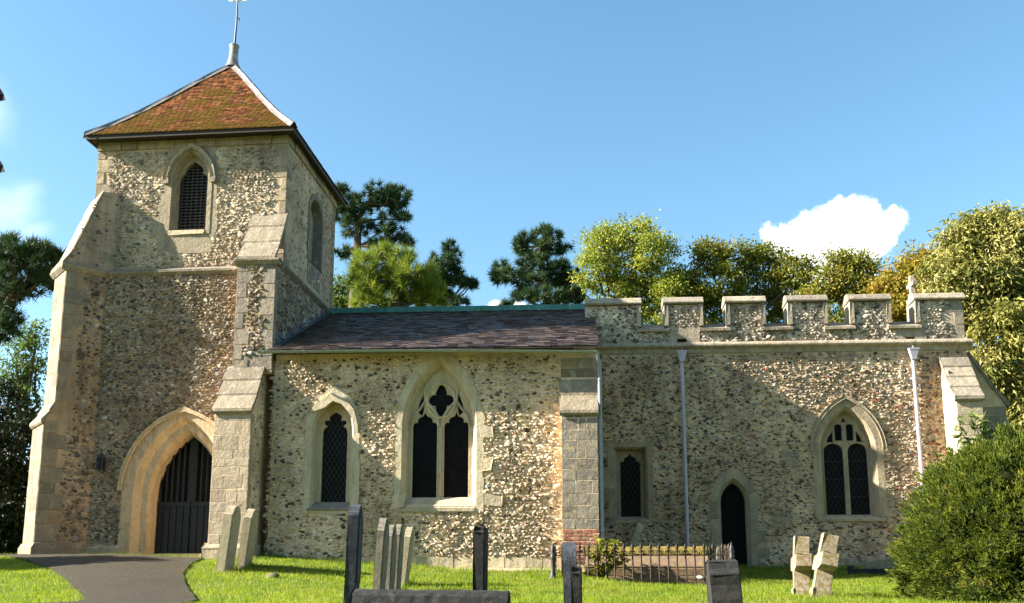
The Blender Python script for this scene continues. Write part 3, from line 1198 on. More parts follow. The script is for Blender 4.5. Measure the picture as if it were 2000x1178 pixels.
corners = [(EU0, EV), (EU1, EV), (EU1, EVB), (EU0, EVB)]
mb = MB()
for i in range(4):
    roof_face(mb, corners[i], corners[(i + 1) % 4], 80 + i)
tower_roof = mb.build('tower_roof', MT['clay'], church)
for i, c in enumerate(corners):                     # lead cappings along the hips
    mb = MB()
    N_ = 14
    pts = []
    c = np.array(c)
    for k in range(N_ + 1):
        s_ = k / N_
        p = c + (np.array([AU, AV]) - c) * s_
        pts.append((p[0], p[1], EZ + roof_prof(s_)))
    d = np.array([AU, AV]) - c
    d /= np.linalg.norm(d)
    pr_ = np.array([-d[1], d[0]])
    V, F = [], []
    for k, p in enumerate(pts):
        wv = .125 + .02 * math.sin(k * 2.1)
        for (q, h) in ((-wv, -.075), (-wv * .55, .005), (-.04, .075), (.04, .075), (wv * .55, .005), (wv, -.075)):
            V.append((p[0] + pr_[0] * q, p[1] + pr_[1] * q, p[2] + h + .012))
    for k in range(N_):
        for j in range(5):
            F.append((k * 6 + j, k * 6 + j + 1, (k + 1) * 6 + j + 1, (k + 1) * 6 + j))
    V = np.array(V)
    mb.add(W(V[:, 0], V[:, 1], V[:, 2]), F, 0, .5)
    mb.build('hip_capping', MT['lead'], tower_roof)
mb = MB()
box(mb, EU0 + .03, EU1 - .03, EV + .03, EV + .07, EZ - .12, EZ + .005, 0, W)
box(mb, EU1 - .07, EU1 - .03, EV + .07, EVB - .03, EZ - .12, EZ + .005, 0, W)
box(mb, EU0 + .03, EU0 + .07, EV + .07, EVB - .03, EZ - .12, EZ + .005, 0, W)
box(mb, EU0 + .07, EU1 - .07, EV + .07, EVB - .03, EZ - .055, EZ - .03, 0, W)
mb.build('eaves_board', MT['dark_wood'], tower_roof)
# lead cap, pole and vane
mb = MB()
T0 = W(AU, AV, 0)
tx, ty = T0[0], T0[1]
tube(mb, [(tx, ty, AZ - .12), (tx, ty, AZ + .02), (tx + .005, ty, AZ + .20), (tx + .015, ty, AZ + .5), (tx + .016, ty, AZ + .60), (tx + .016, ty, AZ + .62)], [.24, .17, .135, .125, .15, .145], 14)
cap = mb.build('lead_cap', MT['lead'], tower_roof)
mb = MB()
pt = at3(464, 3, ty)
tube(mb, [(tx + .016, ty, AZ + .6), (tx + .04, ty, AZ + 1.3), (pt.x, ty, pt.z), (pt.x + .01, ty, pt.z + .5)], [.035, .028, .022, .018], 8)
tube(mb, [(tx + .06, ty, AZ + 1.52), (tx + .12, ty, AZ + 1.50), (tx + .11, ty, AZ + 1.44)], .02, 6)
pole = mb.build('pole', MT['pole'], tower_roof)
mb = MB()
for s_ in (-1, 1):
    tube(mb, [(pt.x, ty, pt.z + .03), (pt.x + s_ * .2, ty, pt.z + .06)], .018, 6)
    plate(mb, [(pt.x + s_ * .14, pt.z), (pt.x + s_ * .27, pt.z + .0), (pt.x + s_ * .29, pt.z + .12), (pt.x + s_ * .16, pt.z + .14)], [], -.012, .012, south(ty))
    tube(mb, [(pt.x, ty, pt.z + .05), (pt.x, ty + s_ * .22, pt.z + .05)], .018, 6)
plate(mb, [(pt.x - .35, pt.z + .42), (pt.x + .2, pt.z + .44), (pt.x + .3, pt.z + .5), (pt.x + .2, pt.z + .56), (pt.x - .35, pt.z + .6)], [], -.012, .012, south(ty))
mb.build('weathervane', MT['gilt'], tower_roof)


# ---------------- windows of nave and chancel
def leads(mb, poly, d, mp, step=.115, w=.008, ang=60):
    """diagonal lead lattice inside an outline"""
    P = np.array(poly)
    x0, z0 = P.min(0)
    x1, z1 = P.max(0)
    t = math.tan(R(ang))
    for sg in (1, -1):
        c = -10.0
        k0 = min(z0 - sg * t * x0, z0 - sg * t * x1)
        k1 = max(z1 - sg * t * x0, z1 - sg * t * x1)
        k = k0
        while k < k1:
            xs = np.linspace(x0, x1, 90)
            zs = sg * t * xs + k
            ins = pip(poly, xs, zs)
            i = 0
            while i < 90:
                if ins[i]:
                    j = i
                    while j + 1 < 90 and ins[j + 1]:
                        j += 1
                    if j > i:
                        q = w / 2 / math.cos(R(ang))
                        plate(mb, [(xs[i], zs[i] - q), (xs[j], zs[j] - q), (xs[j], zs[j] + q), (xs[i], zs[i] + q)], [], d, d + .006, mp)
                    i = j + 1
                else:
                    i += 1
            k += step * t


def window(mp, lights, frame_out, reveal_in, surround_out, mat, dg=.24, jamt=0, seed=1, extra=(), lat=None, glass_out=None, proud=.02, chamf=None):
    """tracery with its openings is the window; the surround, glass and leads are its sub-parts"""
    mb = MB()
    plate(mb, frame_out, lights, dg - .07, dg + .05, mp, rnd=.6)
    for l in lights:                                # a chamfer round every opening
        P = np.array(l)
        c = P.mean(0)
        big = [tuple(c + (p - c) * 1.06 + np.sign(p - c) * .016) for p in P]
        loft(mb, big, dg - .074, l, dg - .0, mp, rnd=.75)
    win = mb.build('window', MT[mat], church)
    mb = MB()
    so_ = jag(surround_out, jamt, seed) if jamt else surround_out
    plate(mb, so_, [reveal_in], -proud, .08, mp, rnd=.55)
    lerp = lambda t: [(p[0] + (q[0] - p[0]) * t, p[1] + (q[1] - p[1]) * t) for p, q in zip(reveal_in, frame_out)]
    seq = [(0, -proud), (.22, .015), (.34, .02), (.40, .075), (.62, .095), (.70, .15), (1, dg - .06)]
    for (t0_, d0_), (t1_, d1_) in zip(seq[:-1], seq[1:]):
        loft(mb, lerp(t0_), d0_, lerp(t1_), d1_, mp, rnd=.5)
    for e in extra:
        plate(mb, e[0], [], e[1], e[2], mp, rnd=.5)
    s_o = mb.build('stone_surround', MT[mat], win)
    bevel(s_o, .012, 2)
    mb = MB()
    plate(mb, glass_out if glass_out else frame_out, [], dg + .02, dg + .03, mp)
    mb.build('glass', MT['glass'], win)
    if lat:
        mb = MB()
        for l in lat[0]:
            leads(mb, l, dg + lat[2], mp, lat[1])
        mb.build('lattice', MT['leadwork'], win)
    return win


def pxp(pts, Y):
    return [at(x, y, Y) for x, y in pts]


CUSP = [(1, 0), (1, .22), (.94, .42), (.8, .53), (.66, .50), (.60, .56), (.63, .70), (.54, .86), (.36, .97), (.22, 1.0), (.12, 1.12), (0, 1.35)]
TREF = [(1, 0), (.97, .25), (.86, .46), (.66, .56), (.72, .68), (.86, .76), (.90, .92), (.80, 1.06), (.60, 1.08), (.46, 1.06), (.52, 1.25), (.46, 1.45), (.30, 1.58), (.12, 1.66), (0, 1.74)]
mn = south(YN)
G = YN + .32
# single light
x0, z0 = at(627, 983, G)
x1, _ = at(676, 983, G)
cx1, hw1 = (x0 + x1) / 2, (x1 - x0) / 2
_, zt1 = at(652, 806, G)
zs1 = zt1 - 1.74 * hw1
L1p = profile_light(cx1, hw1, z0, zs1, TREF)
fr1 = arch(cx1, hw1 + .10, z0 - .06, zs1 + .02, .78, 12)
rv1 = arch(cx1, hw1 + .20, z0 - .14, zs1 + .02, .90, 12)
su1 = arch(cx1, hw1 + .37, z0 - .28, zs1 + .05, 1.12, 12)
hole1 = arch(cx1, hw1 + .28, z0 - .2, zs1 + .03, 1.0, 12)
# two light window with flowing tracery
x0, z2 = at(805, 973, G)
x1, _ = at(915, 973, G)
cx2 = (x0 + x1) / 2 - .005
wtot = (x1 - x0) / 2
mul = .085
hl = (wtot - mul) / 2
zs2 = at(860, 838, G)[1]
lightsA = [profile_light(cx2 + s_ * (mul + hl), hl, z2, zs2, CUSP) for s_ in (-1, 1)]
qx, qz = cx2 + .005, at(861, 783, G)[1]
quad_ = []
for k in range(64):
    th = 2 * math.pi * k / 64 + math.pi / 4
    ph = (th + math.pi / 4) % (math.pi / 2) - math.pi / 4
    rr = .165 * math.cos(ph) + math.sqrt(.142 ** 2 - (.165 * math.sin(ph)) ** 2)
    up_ = max(0, math.sin(th)) ** 14
    dn_ = max(0, -math.sin(th)) ** 14
    quad_.append((qx + rr * math.cos(th), qz + rr * math.sin(th) * (1 + .30 * up_ + .32 * dn_)))
dag = [pxp([(826, 814), (817, 806), (819, 792), (826, 776), (829, 768), (830, 785), (829, 800)], G), pxp([(909, 797), (899, 792), (893, 778), (891, 764), (898, 772), (905, 784)], G)]
dag[1] = [(2 * cx2 - p[0], p[1]) for p in dag[0]]
fr2 = arch(cx2, wtot + .10, z2 - .08, zs2 + .02, 1.50, 14)
rv2 = arch(cx2, wtot + .22, z2 - .22, zs2 + .02, 1.74, 14)
su2 = arch(cx2, wtot + .40, z2 - .36, zs2 + .02, 1.98, 14)
hole2 = arch(cx2, wtot + .30, z2 - .3, zs2 + .02, 1.86, 14)

NX0, NX1 = -7.2, .72
NEZ = 5.6
mb = MB()
plate(mb, rect(NX0, NX1, GB, NEZ), [hole1, hole2], 0, .6, mn)
plate(mb, [(YN + .6, GB), (32.0, GB), (32.0, NEZ), (27.7, 7.85), (YN + .6, 5.85)], [], 0, .5, xeast(NX1))
ex_n = [su1, su2, rect(-.2, .8, 0, 6)]
flints(mb, -7.3, -.1, .62, 5.5, mn, .098, .074, 101, vary=.26, exc=ex_n, m=1, hgt=.034)
nave_wall = mb.build('nave_wall', [MT['mortar_nave'], MT['flint_nave']], church)
mb = MB()
blocks(mb, -3.6, -.12, .30, .62, mn, 102, proud=.02, hrow=(.3, .33), lrow=(.3, .7))
mb.build('stone_patch', MT['stone_pale'], nave_wall)
for (xa, xb, za, zb, sd) in ((-7.22, -6.95, .8, 5.4, 1), (-.42, -.12, 3.0, 4.6, 2), (-.6, -.12, 1.0, 2.2, 3), (-2.2, -1.5, .95, 1.2, 4), (-4.2, -3.6, .62, .95, 5)):
    mb = MB()
    blocks(mb, xa, xb, za, zb, mn, 110 + sd, proud=.014, hrow=(.18, .3), lrow=(.2, .4))
    mb.build('stone_patch', MT['stone_pale'], nave_wall)
mb = MB()
prism(mb, [(-.12, GB), (-.12, .30), (-.02, .36), (.05, .36), (.05, GB)], -3.65, -.12, lambda a, z, d: np.stack(np.broadcast_arrays(d, YN + a, z), -1))
o = mb.build('plinth', MT['stone_pale'], nave_wall)
bevel(o, .02)

hood1 = [at(x, y, YN) for x, y in ((640, 776), (650, 768), (662, 776), (680, 786), (692, 800), (700, 830), (700, 846), (693, 842), (690, 822), (682, 806), (668, 790), (651, 784), (636, 797), (622, 802), (610, 806), (612, 796))]
sill1 = rect(cx1 - hw1 - .2, cx1 + hw1 + .22, z0 - .16, z0 - .02)
w1 = window(mn, [L1p], fr1, rv1, su1, 'stone_pale', .32, .03, 3, extra=[(hood1, -.1, .03)], lat=([L1p], .115, -.06), proud=.03)
mb = MB()
sx0, sx1 = cx1 - hw1 - .12, cx1 + hw1 + .14
prism(mb, [(-.06, at(0, 1000, YN)[1]), (-.06, at(0, 996, YN)[1]), (.2, z0 + .02), (.2, z0 - .25)], sx0 - .12, sx1 + .12, lambda a, z, d: np.stack(np.broadcast_arrays(d, YN + a, z), -1))
o = mb.build('sill', MT['stone_grey'], w1)
bevel(o, .015)

w2 = window(mn, lightsA + [quad_] + dag, fr2, rv2, su2, 'stone_pale', .32, .035, 5, proud=.03)
mb = MB()
for s_ in (-1, 1):                                  # raised ogee ribs of the tracery
    c_ = cx2 + s_ * (mul + hl)
    rib = [(c_ - s_ * hl * 1.12, zs2 + .05), (c_ - s_ * hl * .98, zs2 + .33), (c_ - s_ * hl * .55, zs2 + .52), (c_, zs2 + .70), (c_ + s_ * .02, zs2 + .92), (c_ + s_ * .03, zs2 + 1.0)]
    pts = [tuple(mn(np.array(p[0]), np.array(p[1]), np.array(.245))) for p in rib]
    tube(mb, pts, .036, 8)
    rib = [(c_ + s_ * hl * 1.1, zs2 + .05), (c_ + s_ * hl * .92, zs2 + .33), (c_ + s_ * hl * .4, zs2 + .5), (c_ + s_ * .01, zs2 + .68)]
    pts = [tuple(mn(np.array(p[0]), np.array(p[1]), np.array(.245))) for p in rib]
    tube(mb, pts, .034, 8)
pts = []
for k in range(15):
    th = -math.pi / 2 + math.pi * k / 14
    pts.append((qx + .355 * math.cos(th), qz + .355 * math.sin(th) * (1.15 if th > 0 else 1.25)))
for s_ in (-1, 1):
    tube(mb, [tuple(mn(np.array(qx + s_ * (p[0] - qx)), np.array(p[1]), np.array(.243))) for p in pts], .034, 8)
tube(mb, [tuple(mn(np.array(cx2), np.array(z_), np.array(.24))) for z_ in (z2, zs2 + .05)], .04, 6)
mb.build('tracery_rib', MT['stone_pale'], w2)
mb = MB()
prism(mb, [(-.05, z2 - .36), (-.05, z2 - .27), (.22, z2 + .01), (.22, z2 - .36)], cx2 - wtot - .20, cx2 + wtot + .20, lambda a, z, d: np.stack(np.broadcast_arrays(d, YN + a, z), -1))
o = mb.build('sill', MT['stone_pale'], w2)
bevel(o, .012)
mb = MB()
for (px, py, rx) in ((963, 974, .2), (778, 980, .12), (952, 905, .1), (951, 840, .11)):
    xa, za = at(px, py, YN)
    mb = MB()
    plate(mb, jag(rect(xa - rx, xa + rx, za - .14, za + .12), .03, int(px)), [], -.05, .03, mn)
    o = mb.build('worn_jamb_stone', MT['stone_pale'], w2)
    bevel(o, .03)
# ---------------- nave buttress at its east corner
DN = Dir((.30, YN + .1), math.radians(270))
b_n = buttress('buttress', DN, .86, [(-.3, GB), (.42, GB), (.42, 4.0), (.14, 4.9), (.13, 5.45), (-.3, 5.45)], church, ('mortar_nave', 'stone_grey', 'flint_nave'),
               [(.42, 1.25, 3.98)], [], 120, frontkw=dict(hrow=(.16, .34), lrow=(.16, .5), proud=.004, gap=.003))
mb = MB()
blocks(mb, -.43, .43, .45, 1.25, DN.front(.42), 121, hrow=(.085, .09), lrow=(.20, .24), proud=.008, gap=.009)
mb.build('brick_base', MT['brick'], b_n)
weathering('weathering', DN, .86, .13, 4.92, .42, 4.03, b_n, 2, 'stone_weather', lip=.07, over=.03)
mb = MB()
blocks(mb, -.43, .43, 4.92, 5.42, DN.front(.14), 123, hrow=(.24, .26), lrow=(.8, .86))
mb.build('cap_stone', MT['stone_weather'], b_n)

# ---------------- nave roof
RX0, RX1 = -7.32, .80
RYE, RYR, RZE, RZR = 22.82, 27.7, 5.63, 7.93
mb = MB()
rows, r_ = 33, random.Random(9)


def rp(x, t, h):
    """point on the south slope, t from eaves to ridge"""
    nx = math.hypot(RYR - RYE, RZR - RZE)
    sag = -.05 * math.sin(math.pi * (x - RX0) / (RX1 - RX0)) * (1 - t) * 0
    return (x, RYE + (RYR - RYE) * t - (RZR - RZE) / nx * h, RZE + (RZR - RZE) * t + (RYR - RYE) / nx * h + sag)


for i in range(rows):
    t0, t1 = i / rows, min(1, (i + 1.3) / rows)
    x = RX0 - r_.uniform(0, .3)
    while x < RX1:
        w_ = r_.uniform(.16, .32)
        xa, xb = max(x, RX0), min(x + w_, RX1)
        if xb - xa > .03:
            l_ = .026 + r_.uniform(-.007, .014)
            l2 = l_ + r_.uniform(-.006, .006)
            e_ = r_.uniform(-.10, .10) / rows
            v = [rp(xa + .003, t0 + e_, l_), rp(xb - .003, t0 + e_, l2), rp(xb - .003, t1, .003), rp(xa + .003, t1, .003), rp(xa + .003, t0 + e_, l_ - .03), rp(xb - .003, t0 + e_, l2 - .03)]
            mb.add(v, [(0, 1, 2, 3), (4, 5, 1, 0)], 0, r_.random())
        x += w_
mb.add([rp(RX0, -.01, -.02), rp(RX1, -.01, -.02), rp(RX1, 1, -.02), rp(RX0, 1, -.02)], [(0, 1, 2, 3)], 0, .1)
mb.add([(RX0, RYR, RZR), (RX1, RYR, RZR), (RX1, 32.4, RZE), (RX0, 32.4, RZE)], [(0, 1, 2, 3)], 0, .3)
nave_roof = mb.build('nave_roof', MT['slate'], church)
mb = MB()
V = []
rg2 = random.Random(4)
segs = 12
for i in range(segs):
    xa, xb = RX0 + .2 + (RX1 - RX0 - .2) * i / segs, RX0 + .2 + (RX1 - RX0 - .2) * (i + 1) / segs - .004
    h = .13 + rg2.uniform(-.006, .006)
    y_ = RYR - .16
    v = [(xa, y_, RZR - .09), (xb, y_, RZR - .09), (xb, y_ + .02, RZR + h), (xa, y_ + .02, RZR + h), (xa, y_ + .3, RZR + h), (xb, y_ + .3, RZR + h), (xa, y_ + .32, RZR - .1), (xb, y_ + .32, RZR - .1)]
    mb.add(v, [(0, 1, 2, 3), (3, 2, 5, 4), (4, 5, 7, 6), (0, 3, 4, 6), (1, 7, 5, 2)], 0, rg2.random())
o = mb.build('ridge_capping', MT['copper'], nave_roof)
mb = MB()
V = []
for i in range(120):                                # torn lower edge of the lead under the capping
    x = RX0 + .5 + (RX1 - RX0 - .52) * i / 119
    lo = .966 - (rg2.uniform(.004, .02) if (i // 2) % 2 else rg2.uniform(0, .006))
    V += [rp(x, lo, .045), rp(x, .985, .04)]
mb.add(V, [(2 * i, 2 * i + 2, 2 * i + 3, 2 * i + 1) for i in range(119)], 0, .5)
n_ = NB('stained_ridge_lead', .7)
c_ = n_.ramp(n_.noise(4, 5, .8, n_.mapping((4, .3, .3))), [(.44, (.03, .035, .045)), (.52, (.12, .13, .14)), (.58, (.50, .49, .47))])
MT['ridge_lead'] = n_.fin(c_)
mb.build('ridge_fillet', MT['ridge_lead'], nave_roof)
mb = MB()                                           # lead flashing against the tower
eps = .02
fl = []
for i in range(9):
    t = i / 8
    Yq = RYE + .3 + (RYR - RYE - .3) * t
    tt = (Yq - RYE) / (RYR - RYE)
    xw = OX + (Yq - OY) * sa / ca + .02
    if t < .05:
        pass
    fl.append((xw, tt))
V = []
for (xw, tt) in fl:
    a_ = rp(xw - .01, tt, .03)
    b_ = rp(xw + .17, tt, .045)
    V += [(a_[0], a_[1], a_[2] + .17), a_, b_]
F = []
for i in range(len(fl) - 1):
    for j in range(2):
        F.append((i * 3 + j, i * 3 + j + 1, i * 3 + j + 4, i * 3 + j + 3))
mb.add(V, F, 0, .4)
mb.build('flashing', m_plain('dark_lead_flashing', (.07, .085, .10), .45), nave_roof)

# gutter and downpipe of the nave
mb = MB()
K = 9
gx0, gx1 = -7.52, .78
N_ = 16
V, F = [], []
for i in range(N_ + 1):
    f = i / N_
    x = gx0 + (gx1 - gx0) * f
    zc = 5.59 - .11 * f - .0 + .03 * math.sin(math.pi * f)
    for k in range(K):
        an = math.pi + math.pi * k / (K - 1)
        V.append((x, 22.75 + .062 * math.cos(an), zc + .062 * math.sin(an)))
for i in range(N_):
    for k in range(K - 1):
        F.append((i * K + k, i * K + k + 1, (i + 1) * K + k + 1, (i + 1) * K + k))
mb.add(V, F, 0, .5, smooth=True)
for f in (.02, .14, .27, .405, .54, .585, .69, .83, .99):
    x = gx0 + (gx1 - gx0) * f
    zc = 5.59 - .11 * f + .03 * math.sin(math.pi * f)
    V = []
    for xx in (x - .025, x + .025):
        for k in range(K):
            an = math.pi + math.pi * k / (K - 1)
            V.append((xx, 22.75 + .071 * math.cos(an), zc + .071 * math.sin(an)))
    mb.add(V, [(k, k + 1, K + k + 1, K + k) for k in range(K - 1)] + [tuple(range(K)), tuple(range(K, 2 * K))], 0, .7, smooth=False)
gut = mb.build('gutter', MT['gutter'], church)
mb = MB()
px_, _ = at(1168, 900, 23.25)
tube(mb, [(.74, 22.75, 5.44), (.76, 22.78, 5.30), (.80, 22.92, 5.15), (.80, 22.95, 5.0), (.80, 22.95, .35)], .048, 10)
for z in (4.8, 3.0, 1.2):
    tube(mb, [(.80, 22.95, z), (.80, 22.95, z + .07)], .06, 10)
mb.build('downpipe', MT['pipe_grey'], church)

# ---------------- chancel
mc = south(YC)
CX0, CX1 = .55, 10.82
GC = YC + .30
# two light perpendicular window
x0, z3 = at(1614, 1006, GC)
x1, _ = at(1700, 1006, GC)
cx3 = (x0 + x1) / 2
wt3 = (x1 - x0) / 2
h3 = (wt3 - .06) / 2
zs3 = at(1657, 885, GC)[1]
HEAD = [(1, 0), (1, .15), (.93, .42), (.78, .66), (.55, .84), (.28, .94), (0, 1.0)]
lb = [profile_light(cx3 + s_ * (.06 + h3), h3, z3, zs3, HEAD) for s_ in (-1, 1)]
zu = zs3 + .33
SM = [(1, 0), (1, .2), (.85, .6), (.5, .9), (0, 1.0)]
small = [profile_light(cx3 + s_ * .155, .10, zu, zu + .36, SM) for s_ in (-1, 1)]
tri3 = [[(cx3 + s_ * .31, zu - .04), (cx3 + s_ * .49, zu - .04), (cx3 + s_ * .42, zu + .12), (cx3 + s_ * .31, zu + .26)] for s_ in (-1, 1)]
top3 = [[(cx3, zu + .52), (cx3 + .07, zu + .50), (cx3, zu + .64), (cx3 - .07, zu + .50)]]
fr3 = arch(cx3, wt3 + .06, z3 - .05, zs3 + .02, 1.06, 13)
rv3 = arch(cx3, wt3 + .17, z3 - .12, zs3 + .02, 1.22, 13)
su3 = arch(cx3, wt3 + .35, z3 - .16, zs3 + .02, 1.42, 13)
hole3 = arch(cx3, wt3 + .27, z3 - .14, zs3 + .02, 1.33, 13)
# square headed low side window
x0, z4 = at(1213, 1010, GC)
x1, _ = at(1252, 1010, GC)
cx4, h4 = (x0 + x1) / 2, (x1 - x0) / 2
zt4 = at(1232, 886, GC)[1]
zs4 = zt4 - 1.35 * h4
L4 = profile_light(cx4, h4, z4, zs4, CUSP)
sq = lambda e, eb, et: [(cx4 - h4 - e, z4 - eb), (cx4 - h4 - e, zt4 + et), (cx4 + h4 + e, zt4 + et), (cx4 + h4 + e, z4 - eb)]
fr4, rv4, su4, hole4 = sq(.09, .05, .06), sq(.18, .08, .14), sq(.33, .16, .27), sq(.25, .12, .2)
# priest's door
x0, zd = at(1411, 1108, GC)
x1, _ = at(1459, 1108, GC)
cx5, h5 = (x0 + x1) / 2 - .01, (x1 - x0) / 2
zt5 = at(1434, 945, GC)[1]
zs5 = zt5 - .52
P_in = arch(cx5, h5, GB, zs5, .52, 9)
P_rv = arch(cx5, h5 + .09, GB, zs5, .64, 9)
P_out = arch(cx5, h5 + .30, GB, zs5 + .02, .90, 9)
P_hole = arch(cx5, h5 + .2, GB, zs5, .77, 9)
ZS0 = 6.22
mb = MB()
plate(mb, rect(CX0, CX1, GB, ZS0), [hole3, hole4, P_hole], 0, .6, mc)
plate(mb, rect(YC + .6, 31.6, GB, 7.6), [], 0, .5, xeast(CX1))
plate(mb, rect(YC + .6, 31.6, GB, 7.6), [], 0, -.5, xeast(CX0))
patch = [at(x, y, YC) for x, y in ((1525, 880), (1565, 880), (1562, 925), (1530, 915))]
flints(mb, .75, CX1 - .05, .3, ZS0 - .02, mc, .090, .067, 131, drop=.2, vary=.25, exc=[su3, su4, P_out], m=1, hgt=.03)
wall_c = mb
patches = []
for (px0, px1, py0, py1, sd) in ((1178, 1200, 860, 1030, 1), (1525, 1560, 880, 912, 2), (1590, 1605, 950, 1020, 3), (1728, 1745, 940, 1010, 4), (1510, 1545, 1000, 1030, 5), (1480, 1500, 1020, 1090, 6), (1540, 1740, 1090, 1112, 7)):
    xa, zb_ = at(px0, py1, YC)
    xb, za_ = at(px1, py0, YC)
    mb = MB()
    blocks(mb, xa, xb, zb_, za_, mc, 140 + sd, proud=.022, hrow=(.2, .34), lrow=(.25, .5), exc=[rv3, rv4, P_rv])
    patches.append(mb)
mb = wall_c
rg3 = random.Random(77)
for i in range(75):                                # broken tile and brick in the repaired east end
    px, py = rg3.uniform(1690, 1850), rg3.uniform(770, 1000)
    if (px - 1690) / 160 < rg3.random() * .8:
        continue
    xa, za = at(px, py, YC)
    if pip(su3, np.array([xa]), np.array([za]))[0]:
        continue
    w_ = rg3.uniform(.08, .26)
    block(mb, xa, min(xa + w_, CX1 - .02), za, za + rg3.uniform(.04, .08), mc, .03, rg3, 2)
chancel_wall = mb.build('chancel_wall', [MT['mortar_chancel'], MT['flint_chancel'], MT['brick']], church)
for p_ in patches:
    p_.build('stone_patch', MT['stone'], chancel_wall)
# string course
mb = MB()
sp = lambda a, z, d: np.stack(np.broadcast_arrays(d, YC + np.asarray(a), z), -1)
prism(mb, [(.02, ZS0 - .01), (-.03, ZS0 + .01), (-.045, ZS0 + .08), (-.06, ZS0 + .13), (-.14, ZS0 + .16), (-.17, ZS0 + .20), (-.15, ZS0 + .26), (-.07, ZS0 + .31), (.02, ZS0 + .32)], CX0, CX1 + .14, sp)
o = mb.build('string_course', MT['stone_coping'], chancel_wall)
bevel(o, .02)

# parapet with its battlements
ZP = ZS0 + .30
ZC, ZM = 6.88, 7.62
mer = []
for (a, b) in ((1143, 1252), (1297, 1373), (1417, 1495), (1538, 1616), (1659, 1740), (1787, 1886)):
    mer.append((at(a, 610, YC)[0] + .05, at(b, 610, YC)[0] - .05))
mer[0] = (CX0, mer[0][1])
mer[-1] = (mer[-1][0], CX1)
outl = [(CX0, ZS0 + .1)]
for i, (a, b) in enumerate(mer):
    if i:
        outl.append((a, ZC))
    outl.append((a, ZM))
    outl.append((b, ZM))
    if i < len(mer) - 1:
        outl.append((b, ZC))
outl.append((CX1, ZS0 + .1))
PT = .42
mb = MB()
spb = [[at(x, y, YC) for x, y in ((1305, 676), (1366, 676), (1366, 640), (1305, 640))], [at(x, y, YC) for x, y in ((1750, 674), (1808, 674), (1808, 637), (1750, 637))]]
sph = [[at(x, y, YC) for x, y in ((1323, 685), (1341, 685), (1341, 662), (1323, 662))], [at(x, y, YC) for x, y in ((1770, 681), (1787, 681), (1787, 658), (1770, 658))]]
plate(mb, outl, sph, 0, PT, mc)
exq = []
flints(mb, CX0 + .05, CX1 - .32, ZP + .02, ZM, mc, .10, .074, 151, inc=outl, exc=spb + [rect(CX1 - .6, CX1, 7.0, 7.4)], m=1, hgt=.032)
parapet = mb.build('parapet', [MT['mortar_grey'], MT['flint_grey']], church)
mb = MB()
quoin(mb, CX1, -1, ZP, ZM, mc, 152, h=(.3, .42), l=(.3, .75))
mb.build('quoin', MT['stone_coping'], parapet)
for b_, h_ in zip(spb, sph):
    q = np.array(b_)
    hq = np.array(h_)
    mb = MB()
    plate(mb, rect(q[:, 0].min(), q[:, 0].max(), ZP + .02, q[:, 1].max()), [rect(hq[:, 0].min(), hq[:, 0].max(), ZP + .03, hq[:, 1].max())], -.02, .1, mc)
    mb.build('spout_surround', MT['stone_coping'], parapet)
mb = MB()
plate(mb, rect(mer[2][1] - .5, mer[2][1] + .35, ZP + .05, ZP + .3), [], -.012, .02, mc)
mb.build('dressed_stone', MT['stone_coping'], parapet)
for h_ in sph:
    mb = MB()
    hq = np.array(h_)
    plate(mb, rect(hq[:, 0].min(), hq[:, 0].max(), ZP - .3, hq[:, 1].max()), [], .3, .32, mc)
    mb.build('spout_dark_backing', MT['opening_dark'], parapet)  # black plate set inside the opening as its painted darkness
for i, (a, b) in enumerate(mer):                    # copings, one per merlon and one per gap
    mb = MB()
    e0 = .07 if i else .0
    lo0 = a - e0
    hi0 = b + .07
    prism(mb, [(-.10, ZM + .02), (-.11, ZM + .06), (-.03, ZM + .18), (.03, ZM + .23), (.10, ZM + .25), (PT - .1, ZM + .25), (PT + .08, ZM + .05), (PT + .08, ZM)], lo0, hi0, sp)
    if i:
        prism(mb, [(-.07, ZC + .12), (-.07, ZM), (PT + .05, ZM), (PT + .05, ZC + .12)], a - .05, a + .075, sp)
    if i < len(mer) - 1:
        prism(mb, [(-.07, ZC + .12), (-.07, ZM), (PT + .05, ZM), (PT + .05, ZC + .12)], b - .075, b + .05, sp)
    o = mb.build('merlon_coping', MT['stone_coping'], parapet)
    bevel(o, .025)
for i in range(len(mer) - 1):
    mb = MB()
    prism(mb, [(-.10, ZC - .04), (-.10, ZC + .03), (PT - .04, ZC + .27), (PT + .06, ZC + .27), (PT + .06, ZC - .04)], mer[i][1] - .075, mer[i + 1][0] + .075, sp)
    o = mb.build('crenel_sill', MT['stone_coping'], parapet)
    bevel(o, .02)
mb = MB()
mb.add([(CX0, YC + PT, 6.9), (CX1, YC + PT, 6.9), (CX1, 29.0, 7.25), (CX0, 29.0, 7.25), (CX0, 31.6, 6.9), (CX1, 31.6, 6.9)], [(0, 1, 2, 3), (3, 2, 5, 4)])
mb.build('chancel_roof', MT['lead'], church)

